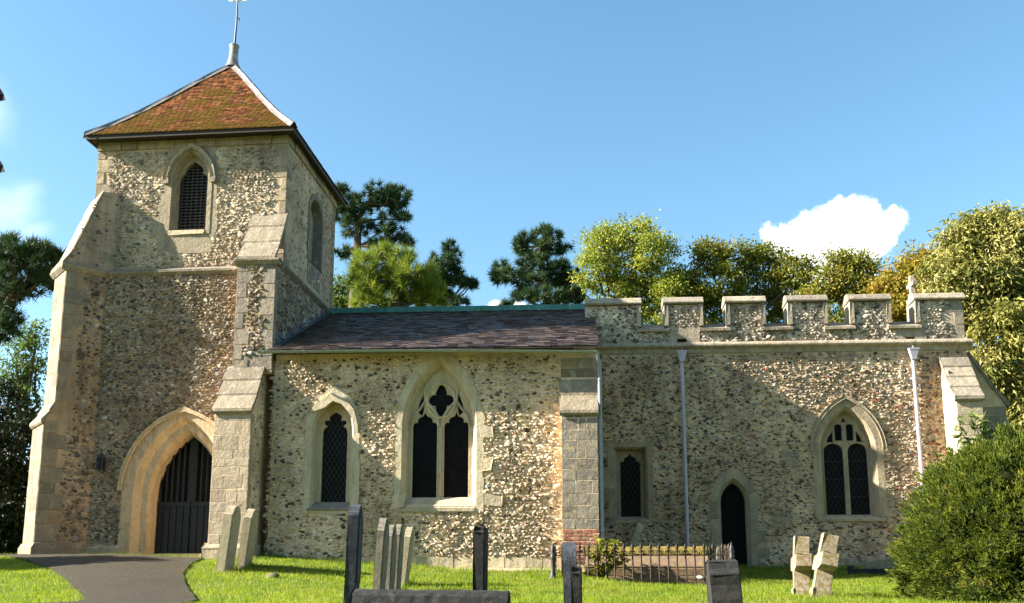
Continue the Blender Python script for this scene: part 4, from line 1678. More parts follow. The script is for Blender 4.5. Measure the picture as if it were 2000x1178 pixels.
# windows and door of the chancel
w3 = window(mc, lb + small + tri3 + top3, fr3, rv3, su3, 'stone', .30, 0, 7, proud=.022)
mb = MB()
hd_o = arch(cx3, wt3 + .43, zs3 - .1, zs3 + .02, 1.51, 16)
hd_i = arch(cx3, wt3 + .34, zs3 - .1, zs3 + .02, 1.41, 16)
plate(mb, hd_o[1:-1] + hd_i[1:-1][::-1], [], -.06, .02, mc)
o = mb.build('hood_mould', MT['stone'], w3)
bevel(o, .02)
mb = MB()
prism(mb, [(-.06, z3 - .2), (-.06, z3 - .13), (.2, z3 + .0), (.2, z3 - .2)], cx3 - wt3 - .3, cx3 + wt3 + .3, sp)
o = mb.build('sill', MT['stone'], w3)
bevel(o, .015)
mb = MB()
for l in lb:
    P = np.array(l)
    for f in (.25, .5, .75):
        zz = P[:, 1].min() + (P[:, 1].max() - P[:, 1].min()) * f
        plate(mb, rect(P[:, 0].min(), P[:, 0].max(), zz - .007, zz + .007), [], .29, .305, mc)
    leads(mb, l, .305, mc, .13, .006)
mb.build('lattice', MT['leadwork'], w3)
w4 = window(mc, [L4], fr4, rv4, su4, 'stone', .30, .012, 8, lat=([L4], .13, -.02), proud=.02)
mb = MB()
prism(mb, [(-.03, z4 - .18), (-.03, z4 - .12), (.2, z4 + .0), (.2, z4 - .18)], cx4 - h4 - .22, cx4 + h4 + .22, sp)
mb.build('sill', MT['stone'], w4)
mb = MB()
voussoir_ring(mb, P_out, P_rv, -.02, .1, .2, mc, 161)
loft(mb, P_rv, -.02, P_in, .12, mc, closed=False, rnd=.5)
plate(mb, P_rv, [P_in], .12, .3, mc, rnd=.5)
pd = mb.build('doorway', MT['stone'], church)
mb = MB()
plate(mb, P_rv, [], .22, .27, mc)
for k in range(5):
    xx = cx5 - h5 + 2 * h5 * (k + .5) / 5
    box(mb, xx - h5 / 5 + .008, xx + h5 / 5 - .008, YC + .205, YC + .225, .35, zs5 + .2)
d_ = mb.build('door_leaf', MT['black_door'], pd)

# rainwater pipes of the chancel
for (px, py0, py1, mt) in ((1331.5, 686, 1062, 'pipe_mauve'), (1783, 681, 1000, 'pipe_mauve')):
    mb = MB()
    xt, zt = at(px, py0, YC - .14)
    tube(mb, [(xt, YC - .10, zt - .2), (xt, YC - .10, .25)], .05, 12)
    for z in (zt - .85, 4.05, 2.0):
        tube(mb, [(xt, YC - .10, z), (xt, YC - .10, z + .075)], .064, 12)
        box(mb, xt - .09, xt + .09, YC - .09, YC - .03, z + .02, z + .06)
    dp = mb.build('downpipe', MT[mt], church)
    mb = MB()
    V = []
    for (z, w_, d0_) in ((zt + .0, .135, .10), (zt - .03, .135, .10), (zt - .04, .12, .09), (zt - .24, .07, .06), (zt - .30, .06, .055)):
        V += [(xt - w_, YC - .15 - d0_, z), (xt + w_, YC - .15 - d0_, z), (xt + w_, YC - .15 + d0_ - .02, z), (xt - w_, YC - .15 + d0_ - .02, z)]
    F = []
    for k in range(4):
        F += [(k * 4 + j, k * 4 + (j + 1) % 4, k * 4 + 4 + (j + 1) % 4, k * 4 + 4 + j) for j in range(4)]
    mb.add(V, F + [(0, 1, 2, 3)], 0, .5)
    mb.build('hopper', MT[mt], dp)
    mb = MB()
    tube(mb, [(xt, YC + .2, zt + .13), (xt, YC - .06, zt + .12), (xt + .01, YC - .14, zt + .06), (xt + .01, YC - .16, zt - .02)], .03, 8)
    mb.build('spout', MT['lead'], dp)

# chancel buttresses
DC = Dir((10.42, YC), math.radians(270))
b_c = buttress('buttress', DC, .66, [(-.3, GB), (.88, GB), (.88, 4.72), (.18, 5.92), (-.3, 5.95)], church, ('mortar_chancel', 'stone_pale', 'flint_chancel'),
               [(.88, .5, 4.7)], [], 170, frontkw=dict(hrow=(.25, .4), lrow=(.3, .66), proud=.006))
mb = MB()
blocks(mb, 0.0, .88, .5, 4.70, DC.side(-.33), 171, hrow=(.25, .4), lrow=(.4, .88), proud=.006)
blocks(mb, 0.0, .5, 4.7, 5.6, DC.side(-.33), 172, hrow=(.25, .4), lrow=(.3, .5), proud=.006, inc=[(0, 4.7), (.85, 4.7), (.3, 5.7), (0, 5.7)])
mb.build('ashlar_side', MT['stone_pale'], b_c)
weathering('weathering', DC, .66, .14, 6.0, .88, 4.76, b_c, 4, 'stone_coping', lip=.07, over=.05, thick=.11)
DE = Dir((CX1, YC + .45), 0.0)
b_e = buttress('buttress', DE, .7, [(-.3, GB), (.95, GB), (.95, 4.7), (.1, 6.15), (-.3, 6.2)], church, ('mortar_chancel', 'stone_grey', 'flint_chancel'), [], [], 175)
mb = MB()
blocks(mb, 0, .95, 2.0, 4.68, DE.side(-.35), 176, proud=.006)
mb.build('ashlar_side', MT['stone_grey'], b_e)
weathering('weathering', DE, .7, .08, 6.2, .95, 4.76, b_e, 3, 'stone_coping', lip=.07, over=.04)
# cross on the east gable
mb = MB()
gx, gz0 = at(1783, 580, 29.0)
plate(mb, [(gx - .13, gz0 - .9), (gx + .13, gz0 - .9), (gx + .1, gz0 - .05), (gx - .1, gz0 - .05)], [], -.28, .28, south(29.0))
gc = mb.build('gable_kneeler', MT['stone_pale'], church)
mb = MB()
box(mb, gx - .075, gx + .075, 28.92, 29.08, gz0 - .05, gz0 + .66)
box(mb, gx - .075, gx + .075, 28.72, 28.92, gz0 + .30, gz0 + .44)
box(mb, gx - .075, gx + .075, 29.08, 29.28, gz0 + .30, gz0 + .44)
box(mb, gx + .075, gx + .13, 28.95, 29.05, gz0 + .33, gz0 + .42)
o = mb.build('gable_cross', MT['stone_coping'], gc)
bevel(o, .015)


# ------------------------------------------------------------------ ground, path, grass
def smooth(t):
    t = np.clip(t, 0, 1)
    return t * t * (3 - 2 * t)


def gz(X, Y):
    X, Y = np.asarray(X, float), np.asarray(Y, float)
    b = np.interp(Y, [-8, -2, 2, 5, 8, 11, 16, 20, 23, 26, 40], [-1.7, -1.65, -1.35, -.85, -.47, -.33, -.21, .0, .27, .33, .36])
    l = .36 * smooth((-X - 1.5) / 6.5) * smooth((Y - 13) / 10)
    r = np.interp(Y, [-8, -2, 2, 5, 8, 11, 16, 20, 22, 23.7, 26.2, 40], [-1.7, -1.65, -1.35, -.85, -.47, -.33, -.21, -.08, .0, .05, .40, .42])
    b = b + (r - b) * smooth((X - .3) / 1.3) + l
    return b + .018 * np.sin(X * 1.7 + Y * .6) + .015 * np.sin(Y * 1.9 - X * .7)


def ground_at(px, py):
    """ground point seen at a measured position"""
    r = np.array(ray(px, py))
    prev = 3.0
    for k in np.arange(3.0, 60.0, .05):
        p = r * (k / r[1])
        if p[2] <= float(gz(p[0], p[1])):
            return (p[0], p[1])
    return (r[0] * 60 / r[1], 60.0)


xs = np.concatenate([-np.geomspace(600, 20, 14), np.arange(-18, 18.1, .45), np.geomspace(20, 600, 14)])
ys = np.concatenate([-np.geomspace(300, 8, 8), np.arange(-6, 30.1, .45), np.geomspace(32, 900, 16)])
XX, YY = np.meshgrid(xs, ys)
ZZ = gz(XX, YY)
n_ = NB('lawn_soil', .95)
q = n_.noise(.8, 6, .65)
c_ = n_.mix(n_.ramp(q, [(.35, 0.), (.65, 1.)]), (.075, .11, .008), (.12, .16, .012))
c_ = n_.mix(n_.ramp(n_.noise(7, 6, .7), [(.5, 0.), (.8, .7)]), c_, (.06, .06, .022))
MT['lawn'] = n_.fin(c_, n_.bump(n_.noise(25, 6, .7), 1.0, .05))
mb = MB()
nx, ny = len(xs), len(ys)
idx = np.arange(nx * ny).reshape(ny, nx)
F = np.stack([idx[:-1, :-1], idx[:-1, 1:], idx[1:, 1:], idx[1:, :-1]], -1).reshape(-1, 4)
mb.add(np.stack([XX, YY, ZZ], -1).reshape(-1, 3), F, 0, .5, smooth=True)
g_o = mb.build('ground', MT['lawn'])
tag(g_o, kind='structure')

# tarmac path to the tower door
rightp = [(436, 1082), (400, 1092), (372, 1105), (357, 1122), (360, 1140), (370, 1158), (383, 1178)]
leftp = [(14, 1090), (60, 1099), (100, 1115), (128, 1136), (150, 1158), (166, 1178)]
PR = [ground_at(*p) for p in rightp]
PL = [ground_at(*p) for p in leftp]
PR = [(PR[0][0] + .3, 24.0)] + PR + [(PR[-1][0] + .5, PR[-1][1] - 3), (PR[-1][0] + 1.4, PR[-1][1] - 7), (PR[-1][0] + 3, 0.5)]
PL = [(PL[0][0] - 1.5, 23.6)] + PL + [(PL[-1][0] + .4, PL[-1][1] - 3), (PL[-1][0] + 1.2, PL[-1][1] - 7), (PL[-1][0] + 2.6, 0.5)]


def resample(P, n):
    P = np.array(P)
    d = np.concatenate([[0], np.cumsum(np.linalg.norm(np.diff(P, axis=0), axis=1))])
    t = np.linspace(0, d[-1], n)
    return np.stack([np.interp(t, d, P[:, 0]), np.interp(t, d, P[:, 1])], -1)


def rows_of(P, yy):
    P = np.array(sorted(P, key=lambda p: p[1]))
    return np.stack([np.interp(yy, P[:, 1], P[:, 0]), yy], -1)


yrow = np.linspace(1.0, 23.75, 60)
A_, B_ = rows_of(PL, yrow), rows_of(PR, yrow)
PATH_POLY = np.concatenate([A_, B_[::-1]])
n_ = NB('tarmac', .9)
q = n_.noise(140, 3, .7)
c_ = n_.mix(n_.ramp(q, [(.38, 0.), (.62, 1.)]), (.022, .017, .010), (.098, .078, .046))
c_ = n_.mix(n_.ramp(n_.noise(30, 6, .75), [(.54, 0.), (.66, .7)]), c_, (.13, .105, .065))
c_ = n_.mix(n_.ramp(n_.noise(1.4, 6, .7), [(.45, 0.), (.7, .6)]), c_, (.06, .045, .024))
c_ = n_.mix(n_.ramp(n_.noise(.9, 5, .7, n_.mapping((3, .6, 1))), [(.5, 0.), (.75, .5)]), c_, (.035, .028, .021))
MT['tarmac'] = n_.fin(c_, n_.bump(n_.m('ADD', q, n_.noise(3, 5)), 1.0, .03))
mb = MB()
K = 14
V = []
for i in range(60):
    for k in range(K + 1):
        p = A_[i] + (B_[i] - A_[i]) * k / K
        V.append((p[0], p[1], float(gz(p[0], p[1])) + .045 + .03 * math.sin(math.pi * k / K)))
F = [(i * (K + 1) + k, i * (K + 1) + k + 1, (i + 1) * (K + 1) + k + 1, (i + 1) * (K + 1) + k) for i in range(59) for k in range(K)]
mb.add(V, F, 0, .5, smooth=True)
tag(mb.build('path', MT['tarmac']), kind='structure')


def grass_mat():
    n = NB('grass_blades', .55)
    c = n.ramp(n.attr('rnd'), [(0, (.10, .16, .006)), (.5, (.20, .26, .008)), (.85, (.30, .33, .014)), (1, (.36, .31, .06))])
    c = n.mix(n.ramp(n.noise(.8, 6, .7), [(.42, 0.), (.62, .7)]), c, (.22, .22, .03))
    c = n.mix(n.ramp(n.noise(2.1, 6, .7, dist=.5), [(.46, 0.), (.6, .75)]), c, (.075, .135, .008))
    n.fin(c)
    tr = n.N.new('ShaderNodeBsdfTranslucent')
    n.L.new(n.mix(1., c, (1.5, 1.6, .6), 'MULTIPLY'), tr.inputs[0])
    ms = n.N.new('ShaderNodeMixShader')
    ms.inputs[0].default_value = .4
    n.L.new(n.b.outputs[0], ms.inputs[1])
    n.L.new(tr.outputs[0], ms.inputs[2])
    n.L.new(ms.outputs[0], n.N['Material Output'].inputs[0])
    return n.mat


MT['grass'] = grass_mat()


def grass():
    rg = np.random.default_rng(5)
    mb = MB()
    for (ya, yb, dens, h, w) in ((7.5, 12.5, 900, .055, .008), (12.5, 18, 900, .055, .010), (18, 26.4, 800, .06, .013)):
        xa, xb = -.64 * yb - 1.5, .50 * yb + 2
        n = int((xb - xa) * (yb - ya) * dens)
        x, y = rg.uniform(xa, xb, n), rg.uniform(ya, yb, n)
        k = ~pip(PATH_POLY, x + rg.normal(0, .08, n), y + rg.normal(0, .08, n))
        k &= ~((y > 23.2) & (x > -10.6) & (x < -8.2))
        k &= ~((y > 23.35) & (x > -7.3) & (x < .8))
        k &= ~((y > 23.6) & (x > -12.9) & (x < -7))
        k &= ~((x > -.1) & (x < 3.7) & (y > 21.25) & (y < 23) & (rg.random(n) < .6))
        clump = np.sin(x * 2.3 + np.sin(y * 1.7) * 2) * np.sin(y * 2.9 + np.sin(x * 1.3) * 2) + .8 * np.sin(x * 5.1 + np.sin(y * 3.7) * 2.5) * np.sin(y * 6.3 + np.sin(x * 4.3) * 2)
        x, y, clump = x[k], y[k], clump[k]
        n = x.size
        z = gz(x, y)
        hh = h * rg.uniform(.45, 1.35, n) * (1 + .35 * clump)
        near_wall = ((y > 22.7) & (x > -7.3) & (x < .7)) | (y > 25.9)
        hh = hh * np.where(near_wall, 1.9, 1)
        for (sx, sy, sw) in STONES:                 # the mower misses the grass round the stones
            hh = hh * np.where(np.hypot((x - sx) / .24, (y - sy) / (sw * .5 + .16)) < rg.uniform(.7, 1.15, n), 1.8, 1)
        an = rg.uniform(0, 2 * np.pi, n)
        le = hh * rg.uniform(.1, .75, n)
        la = rg.uniform(0, 2 * np.pi, n)
        dx, dy = np.cos(an) * w * .5, np.sin(an) * w * .5
        V = np.stack([np.stack([x - dx, y - dy, z - .01], -1), np.stack([x + dx, y + dy, z - .01], -1),
                      np.stack([x + np.cos(la) * le, y + np.sin(la) * le, z + hh], -1)], 1)
        F = np.arange(n * 3).reshape(n, 3)
        rn = np.clip(rg.normal(.42, .26, n) - .15 * clump, 0, 1)
        mb.add(V.reshape(-1, 3), F, 0, np.repeat(rn, 3))
    tag(mb.build('grass', MT['grass']), kind='stuff')


STONES = []

MT['fallen'] = m_leaf('fallen_leaf', [(0, (.30, .20, .04)), (.5, (.38, .30, .07)), (1, (.22, .12, .04))], .2)
mb = MB()
rg = np.random.default_rng(12)
cnt = 0
while cnt < 90:
    px, py = rg.uniform(150, 1700), rg.uniform(1105, 1176)
    x, y = ground_at(px, py)
    if y > 22.8:
        continue
    z = float(gz(x, y)) + (.06 if not pip(PATH_POLY, np.array([x]), np.array([y]))[0] else .05)
    an = rg.uniform(0, 6.28)
    s_ = rg.uniform(.025, .05)
    c, s2 = math.cos(an), math.sin(an)
    mb.add([(x - c * s_, y - s2 * s_, z), (x + s2 * s_ * .6, y - c * s_ * .6, z + .012), (x + c * s_, y + s2 * s_, z), (x - s2 * s_ * .6, y + c * s_ * .6, z + .015)], [(0, 1, 2, 3)], 0, rg.random())
    cnt += 1
tag(mb.build('fallen_leaves', MT['fallen']), kind='stuff')


# ------------------------------------------------------------------ gravestones
def head_profile(w, h, kind):
    """half outline (0..w/2) of a headstone, listed from the bottom right up to the top middle"""
    a = w / 2
    if kind == 'shoulder':
        r = [(a, 0), (a, h - .20), (a - .05, h - .17), (a - .07, h - .13)] + [((a - .09) * math.cos(t), h - .13 + .13 * math.sin(t)) for t in np.linspace(.15, math.pi / 2, 7)]
    elif kind == 'ogee':
        r = [(a, 0), (a, h - .16), (a - .03, h - .12), (a - .10, h - .10), (a - .16, h - .05), (.05, h - .01), (0, h)]
    elif kind == 'round':
        r = [(a, 0), (a, h - .22)] + [(a * math.cos(t), h - .22 + .22 * math.sin(t)) for t in np.linspace(.1, math.pi / 2, 9)]
    elif kind == 'flat':
        r = [(a, 0), (a, h - .06), (a - .03, h - .05), (a - .03, h), (0, h)]
    else:
        r = [(a, 0), (a * .98, h * .4), (a * .90, h * .62), (a * .93, h * .78), (a * .74, h * .86), (a * .66, h * .97), (a * .3, h * .98), (0, h)]
    l = [(-p[0], p[1]) for p in r[::-1] if p[0] > 1e-6]
    return r + l


def headstone(label, px, py_base, Y, thick, w, h, kind, mat, lean_x=0, lean_y=0, twist=0, group=None, name='headstone', inset=True, dz=0):
    """a stone whose broad faces look east and west, so that we see its edge"""
    X, _ = at(px, py_base, Y)
    z = float(gz(X, Y + w / 2)) + dz
    STONES.append((X, Y + w / 2, w))
    mb = MB()
    pr = head_profile(w, h, kind)
    pr = [(p[0], p[1] if p[1] > 0 else -.25) for p in pr]
    plate(mb, pr, [], -thick / 2, thick / 2, lambda a, zz, d: np.stack(np.broadcast_arrays(d, a, zz), -1), 0, rnd=.5)
    if inset:
        q = [(p[0] * .8, p[1] if p[1] < 0 else p[1] * .93) for p in head_profile(w, h, kind)]
        q = [(p[0], max(p[1], h * .25)) for p in q]
        plate(mb, q, [], thick / 2 - .002, thick / 2 + .014, lambda a, zz, d: np.stack(np.broadcast_arrays(d, a, zz), -1), 0, rnd=.3)
    o = mb.build(name, MT[mat])
    OFF[o.name] = Vector((X, Y + w / 2, z))
    o.location = (X, Y + w / 2, z)
    o.rotation_euler = (R(lean_y), R(lean_x), R(twist))
    bevel(o, .055 if kind == 'worn' else .014, 3)
    tag(o, label, 'gravestone', group)
    return o


MT['boulder'] = gravestone_mat('sunken_stone', (.13, .11, .07), (.09, .08, .05), (.07, .10, .02), .7)
GA = 'headstones in the churchyard grass'
headstone('pale buff headstone leaning right, nearest the path and tower door', 429, 1108, 19.6, .17, .62, 1.36, 'shoulder', 'grave_buff', 5, -1, 2, GA)
headstone('pale buff headstone just right of the one beside the path', 468, 1102, 20.3, .15, .6, 1.24, 'shoulder', 'grave_buff', 6, 0, 3, GA)
headstone('tall dark slate headstone with pointed top, standing left of the row of four thin stones', 671, 1190, 11.4, .12, .78, 1.27, 'ogee', 'grave_dark', 1.5, 0, 8, GA)
headstone('tallest and nearest lichened stone of the row of four below the nave windows', 731, 1150, 14.2, .10, .62, 1.24, 'shoulder', 'grave_grey', 3, 0, 3, GA)
headstone('thin grey stone half hidden right behind the tallest of the row of four', 752, 1138, 15.6, .10, .6, 1.16, 'shoulder', 'grave_grey', 2, 0, 2, GA)
headstone('third stone in the row of four, between the half hidden one and the rightmost', 767, 1128, 17.0, .10, .6, 1.19, 'shoulder', 'grave_grey', 2.5, 0, 2, GA)
headstone('rightmost pale edged stone of the row of four, leaning to the right', 783, 1118, 18.4, .115, .6, 1.12, 'shoulder', 'grave_buff', 6, 0, 2, GA)
headstone('narrow black headstone seen edge on behind the end of the fallen coped stone', 934, 1205, 10.6, .115, .5, .96, 'flat', 'grave_black', 0.5, 0, 0, GA, inset=False)
headstone('dark headstone with round top left of the iron railing', 1116, 1210, 10.4, .145, .5, .77, 'round', 'grave_dark', -1, 0, 0, GA, inset=False)
headstone('low dark footstone in front of the round topped headstone by the railing', 1128, 1210, 9.6, .095, .34, .56, 'flat', 'grave_black', 0, 0, 0, None, 'footstone', inset=False)
headstone('broad near-black weathered headstone in front of the railing corner and priest door', 1432, 1235, 9.3, .27, .62, .62, 'worn', 'grave_black', -3, 0, -4, GA, inset=False)
headstone('headstone leaning steeply to the right behind the moss covered tomb', 1208, 1085, 23.9, .15, .6, 1.42, 'shoulder', 'grave_buff', 24, 0, 2, GA, inset=False)

# coped stone lying at the bottom of the picture
X0_, _ = at(692, 1170, 10.3)
X1_, _ = at(995, 1170, 10.3)
zb = float(gz((X0_ + X1_) / 2, 10.3))
mb = MB()
ztop = at(840, 1150, 10.3)[1]
n_r = 9
V = []
prf = [(-.24, -.3), (-.24, .05), (-.20, .14), (-.10, .19), (0, .205), (.10, .19), (.20, .14), (.24, .05), (.24, -.3)]
rgm = random.Random(2)
xsq = np.linspace(X0_, X1_, 22)
for x in xsq:
    for (y, z) in prf:
        V.append((x, 10.3 + y + rgm.uniform(-.006, .006), ztop - .205 + z + rgm.uniform(-.006, .006) - .02 * (x - X0_) / (X1_ - X0_)))
k = len(prf)
F = [(i * k + j, i * k + j + 1, (i + 1) * k + j + 1, (i + 1) * k + j) for i in range(21) for j in range(k - 1)]
F += [tuple(range(k)), tuple(range(21 * k, 22 * k))]
mb.add(V, F, 0, .5)
o = mb.build('coped_gravestone', MT['grave_black'], loc=((X0_ + X1_) / 2, 10.3, zb))
bevel(o, .01)
tag(o, 'long dark lichen spotted coped stone lying on the grass at the bottom edge', 'gravestone')


def stone_cross(label, px, pyb, Y, lean, h, mat='grave_cross', twist=0):
    X, _ = at(px, pyb, Y)
    z = float(gz(X, Y))
    STONES.append((X, Y, .3))
    mb = MB()
    t = .118
    rg = random.Random(px)
    pr = [(-.11, -.2), (-.10, h * .42), (-.36, h * .47), (-.37, h * .68), (-.10, h * .70), (-.115, h), (.115, h), (.10, h * .70), (.37, h * .68), (.36, h * .47), (.10, h * .42), (.11, -.2)]
    plate(mb, pr, [], -t, t, lambda a, zz, d: np.stack(np.broadcast_arrays(d, a, zz), -1), rnd=.5)
    plate(mb, [(-.13, -.2), (.13, -.2), (.12, h * .12), (-.12, h * .12)], [], -t * 1.25, t * 1.25, lambda a, zz, d: np.stack(np.broadcast_arrays(d, a, zz), -1), rnd=.5)
    o = mb.build('stone_cross', MT[mat])
    o.location = (X, Y, z)
    o.rotation_euler = (R(-5), R(lean), R(twist))
    bevel(o, .03, 3)
    tag(o, label, 'stone cross', 'lichened stone crosses on the lawn')


stone_cross('upright left one of two pale lichened stone crosses seen end on', 1566, 1165, 16.2, 3.5, .96, twist=-6)
stone_cross('right one of two pale stone crosses, tilted strongly to the right, with rusty lichen', 1603, 1180, 15.3, 13, .97, twist=-4)

mb = MB()
gp = ground_at(533, 1128)
rgm = random.Random(21)
V, F = [], []
for i in range(6):
    for j in range(10):
        ph, th = math.pi / 2 * i / 5, 2 * math.pi * j / 10
        r_ = 1 + rgm.uniform(-.12, .12)
        V.append((gp[0] + .15 * math.cos(th) * math.cos(ph) * r_, gp[1] + .13 * math.sin(th) * math.cos(ph) * r_, float(gz(*gp)) - .03 + .12 * math.sin(ph) * r_))
for i in range(5):
    for j in range(10):
        F.append((i * 10 + j, i * 10 + (j + 1) % 10, (i + 1) * 10 + (j + 1) % 10, (i + 1) * 10 + j))
mb.add(V, F, 0, .5, smooth=True)
tag(mb.build('boulder', MT['boulder'], loc=(gp[0], gp[1], float(gz(*gp)))), 'small grey stone half sunk in the lawn between the path and the slate headstone', 'stone')

grass()

# tomb inside the railing
TY = 22.15
tx0, _ = at(1140, 1100, TY)
tx1, _ = at(1383, 1100, TY)
zt = at(1300, 1068, TY)[1]
zb = float(gz((tx0 + tx1) / 2, TY))
tomb = thing('coped_tomb', 'low brown coped tomb with mossy ridge lying behind the iron railing', 'tomb', ((tx0 + tx1) / 2, TY, zb))
mb = MB()
box(mb, tx0 - .06, tx1 + .06, TY - .62, TY + .62, zb - .2, zb + .16)
o = mb.build('plinth', MT['tomb'], tomb)
bevel(o, .02)
mb = MB()
box(mb, tx0, tx1, TY - .52, TY + .52, zb + .16, zb + .34)
plate(mb, [(-.50, zb + .34), (-.50, zb + .38), (-.14, zt - .16), (.14, zt - .16), (.5, zb + .38), (.5, zb + .34)], [], tx0 + .02, tx1 - .02, lambda a, z, d: np.stack(np.broadcast_arrays(d, TY + a, z), -1))
o = mb.build('coped_body', MT['tomb'], tomb)
bevel(o, .02)
mb = MB()
rgm = random.Random(33)
V, F = [], []
for i in range(40):
    x = tx0 + (tx1 - tx0) * i / 39
    for (a, h) in ((-.19, -.17), (-.18, -.08), (-.1, -.01), (0, .0), (.1, -.01), (.18, -.1)):
        V.append((x, TY + a + rgm.uniform(-.015, .015), zt + h + rgm.uniform(-.02, .02)))
F = [(i * 6 + j, i * 6 + j + 1, i * 6 + j + 7, i * 6 + j + 6) for i in range(39) for j in range(5)] + [tuple(range(6)), tuple(range(39 * 6, 40 * 6))]
mb.add(V, F, 0, .5, smooth=True)
n_ = NB('cushion_moss', .95)
c_ = n_.ramp(n_.noise(14, 5, .7), [(.35, (.06, .05, .015)), (.55, (.24, .17, .035)), (.7, (.34, .25, .05))])
MT['moss'] = n_.fin(c_, n_.bump(n_.noise(60, 5, .8), 1., .03))
mb.build('mossy_ridge', MT['moss'], tomb)

# iron railing round the tomb
FY, BY = 21.2, 23.0
fx0, _ = at(1080, 1100, FY)
fx1, _ = at(1428, 1100, FY)
zr = at(1250, 1085, FY)[1]
zs_ = at(1250, 1061, FY)[1]
rail = thing('iron_railing', 'low rusty iron railing with spear heads round the mossy tomb', 'railing', ((fx0 + fx1) / 2, FY, float(gz(1.5, FY))))


def bar(x, y, zg, lean=0):
    mb = MB()
    tube(mb, [(x, y, zg - .1), (x, y, zr + .04)], .018, 6)
    hh = zs_ - zr
    tube(mb, [(x, y, zr + .02), (x, y, zr + hh * .32), (x, y, zr + hh * .40), (x, y, zr + hh * .48), (x, y, zr + hh * .55), (x, y, zr + hh * .66), (x, y, zr + hh * 1.0)], [.022, .018, .03, .018, .028, .042, .004], 6)
    for s_ in (-1, 1):
        tube(mb, [(x, y, zr + hh * .25), (x + s_ * .035, y, zr + hh * .38), (x + s_ * .055, y, zr + hh * .30), (x + s_ * .05, y, zr + hh * .16)], [.014, .013, .013, .010], 5)
    return mb.build('spear_bar', MT['iron'], rail)


proto = bar(OFF[rail.name].x, OFF[rail.name].y, 0)
pm = proto.data
bars = []
nb = int(round((fx1 - fx0) / .192))
for i in range(1, nb):
    bars.append((fx0 + (fx1 - fx0) * i / nb, FY))
nb2 = 9
for i in range(1, nb2):
    bars.append((fx1, FY + (BY - FY) * i / nb2))
    bars.append((fx0, FY + (BY - FY) * i / nb2))
for i in range(1, nb):
    bars.append((fx0 + (fx1 - fx0) * i / nb, BY))
base = OFF[rail.name]
rb = random.Random(6)
for i, (x, y) in enumerate(bars):
    o = proto if i == 0 else proto.copy()
    if i:
        COL.objects.link(o)
        o.parent = rail
    o.location = (x - base.x, y - base.y, 0)
    o.rotation_euler = (R(rb.uniform(-1.2, 1.2)), R(rb.uniform(-1.2, 1.2)), 0)
for k in range(len(bars)):
    pass
mb = MB()
for (xa, ya, xb, yb) in ((fx0 - .03, FY, fx1 + .06, FY), (fx0, BY, fx1, BY), (fx0, FY, fx0, BY), (fx1, FY, fx1, BY)):
    if ya == yb:
        box(mb, xa, xb, ya - .022, ya + .022, zr - .009, zr + .009)
        box(mb, xa + .05, xb - .05, ya - .018, ya + .018, float(gz(1.5, ya)) + .09, float(gz(1.5, ya)) + .105)
    else:
        box(mb, xa - .02, xa + .02, ya + .02, yb - .02, zr - .007, zr + .007)
mb.build('rail', MT['iron'], rail)
for (x, y) in ((fx0, FY), (fx1 + .02, FY), (fx0, BY), (fx1, BY)):
    zg = float(gz(x, y))
    mb = MB()
    tube(mb, [(x, y, zg - .1), (x, y, zg + .03), (x, y, zg + .05), (x, y, zg + .12), (x, y, zg + .16), (x, y, zr - .12), (x, y, zr - .07), (x, y, zr), (x, y, zr + .02), (x, y, zr + .08), (x, y, zr + .17), (x, y, zr + .29)],
         [.085, .085, .06, .065, .045, .04, .058, .058, .045, .062, .04, .004], 10)
    mb.build('corner_post', MT['iron_black'], rail)
mb = MB()
xo, zo = at(1366, 1127, FY - .03)
V = [(xo + .065 * math.cos(t), FY - .035, zo + .035 * math.sin(t)) for t in np.linspace(0, 2 * math.pi, 20, endpoint=False)]
V2 = [(v[0], FY - .02, v[2]) for v in V]
mb.add(V + V2, [tuple(range(20)), tuple(range(20, 40))] + [(i, (i + 1) % 20, 20 + (i + 1) % 20, 20 + i) for i in range(20)])
mb.build('oval_plate', m_plain('white_enamel', (.75, .74, .68), .4, nz=.05), rail)

# lantern by the tower door
lx, lz = uv(198, 905, -.2)
L0 = W(lx, -.22, lz)
lamp = thing('wall_lantern', 'small black lantern on a bracket beside the tower door arch', 'lantern', tuple(W(lx, 0, lz - .2)))
mb = MB()
box(mb, L0[0] - .09, L0[0] + .09, L0[1] - .09, L0[1] + .09, lz - .18, lz - .15)
for sx in (-1, 1):
    for sy in (-1, 1):
        box(mb, L0[0] + sx * .075 - .01, L0[0] + sx * .075 + .01, L0[1] + sy * .075 - .01, L0[1] + sy * .075 + .01, lz - .15, lz + .12)
tube(mb, [(L0[0], L0[1], lz + .12), (L0[0], L0[1], lz + .15), (L0[0], L0[1], lz + .24), (L0[0], L0[1], lz + .28)], [.14, .12, .03, .015], 4, smooth=False)
mb.build('lantern_frame', MT['iron_black'], lamp)
mb = MB()
box(mb, L0[0] - .06, L0[0] + .06, L0[1] - .06, L0[1] + .06, lz - .14, lz + .11)
mb.build('lantern_glass', MT['glass'], lamp)
mb = MB()
q0 = W(lx, .02, lz + .05)
tube(mb, [tuple(W(lx, .02, lz - .05)), tuple(W(lx, -.1, lz - .25)), (L0[0], L0[1], lz - .22), (L0[0], L0[1], lz - .17)], .014, 6)
mb.build('bracket', MT['iron_black'], lamp)

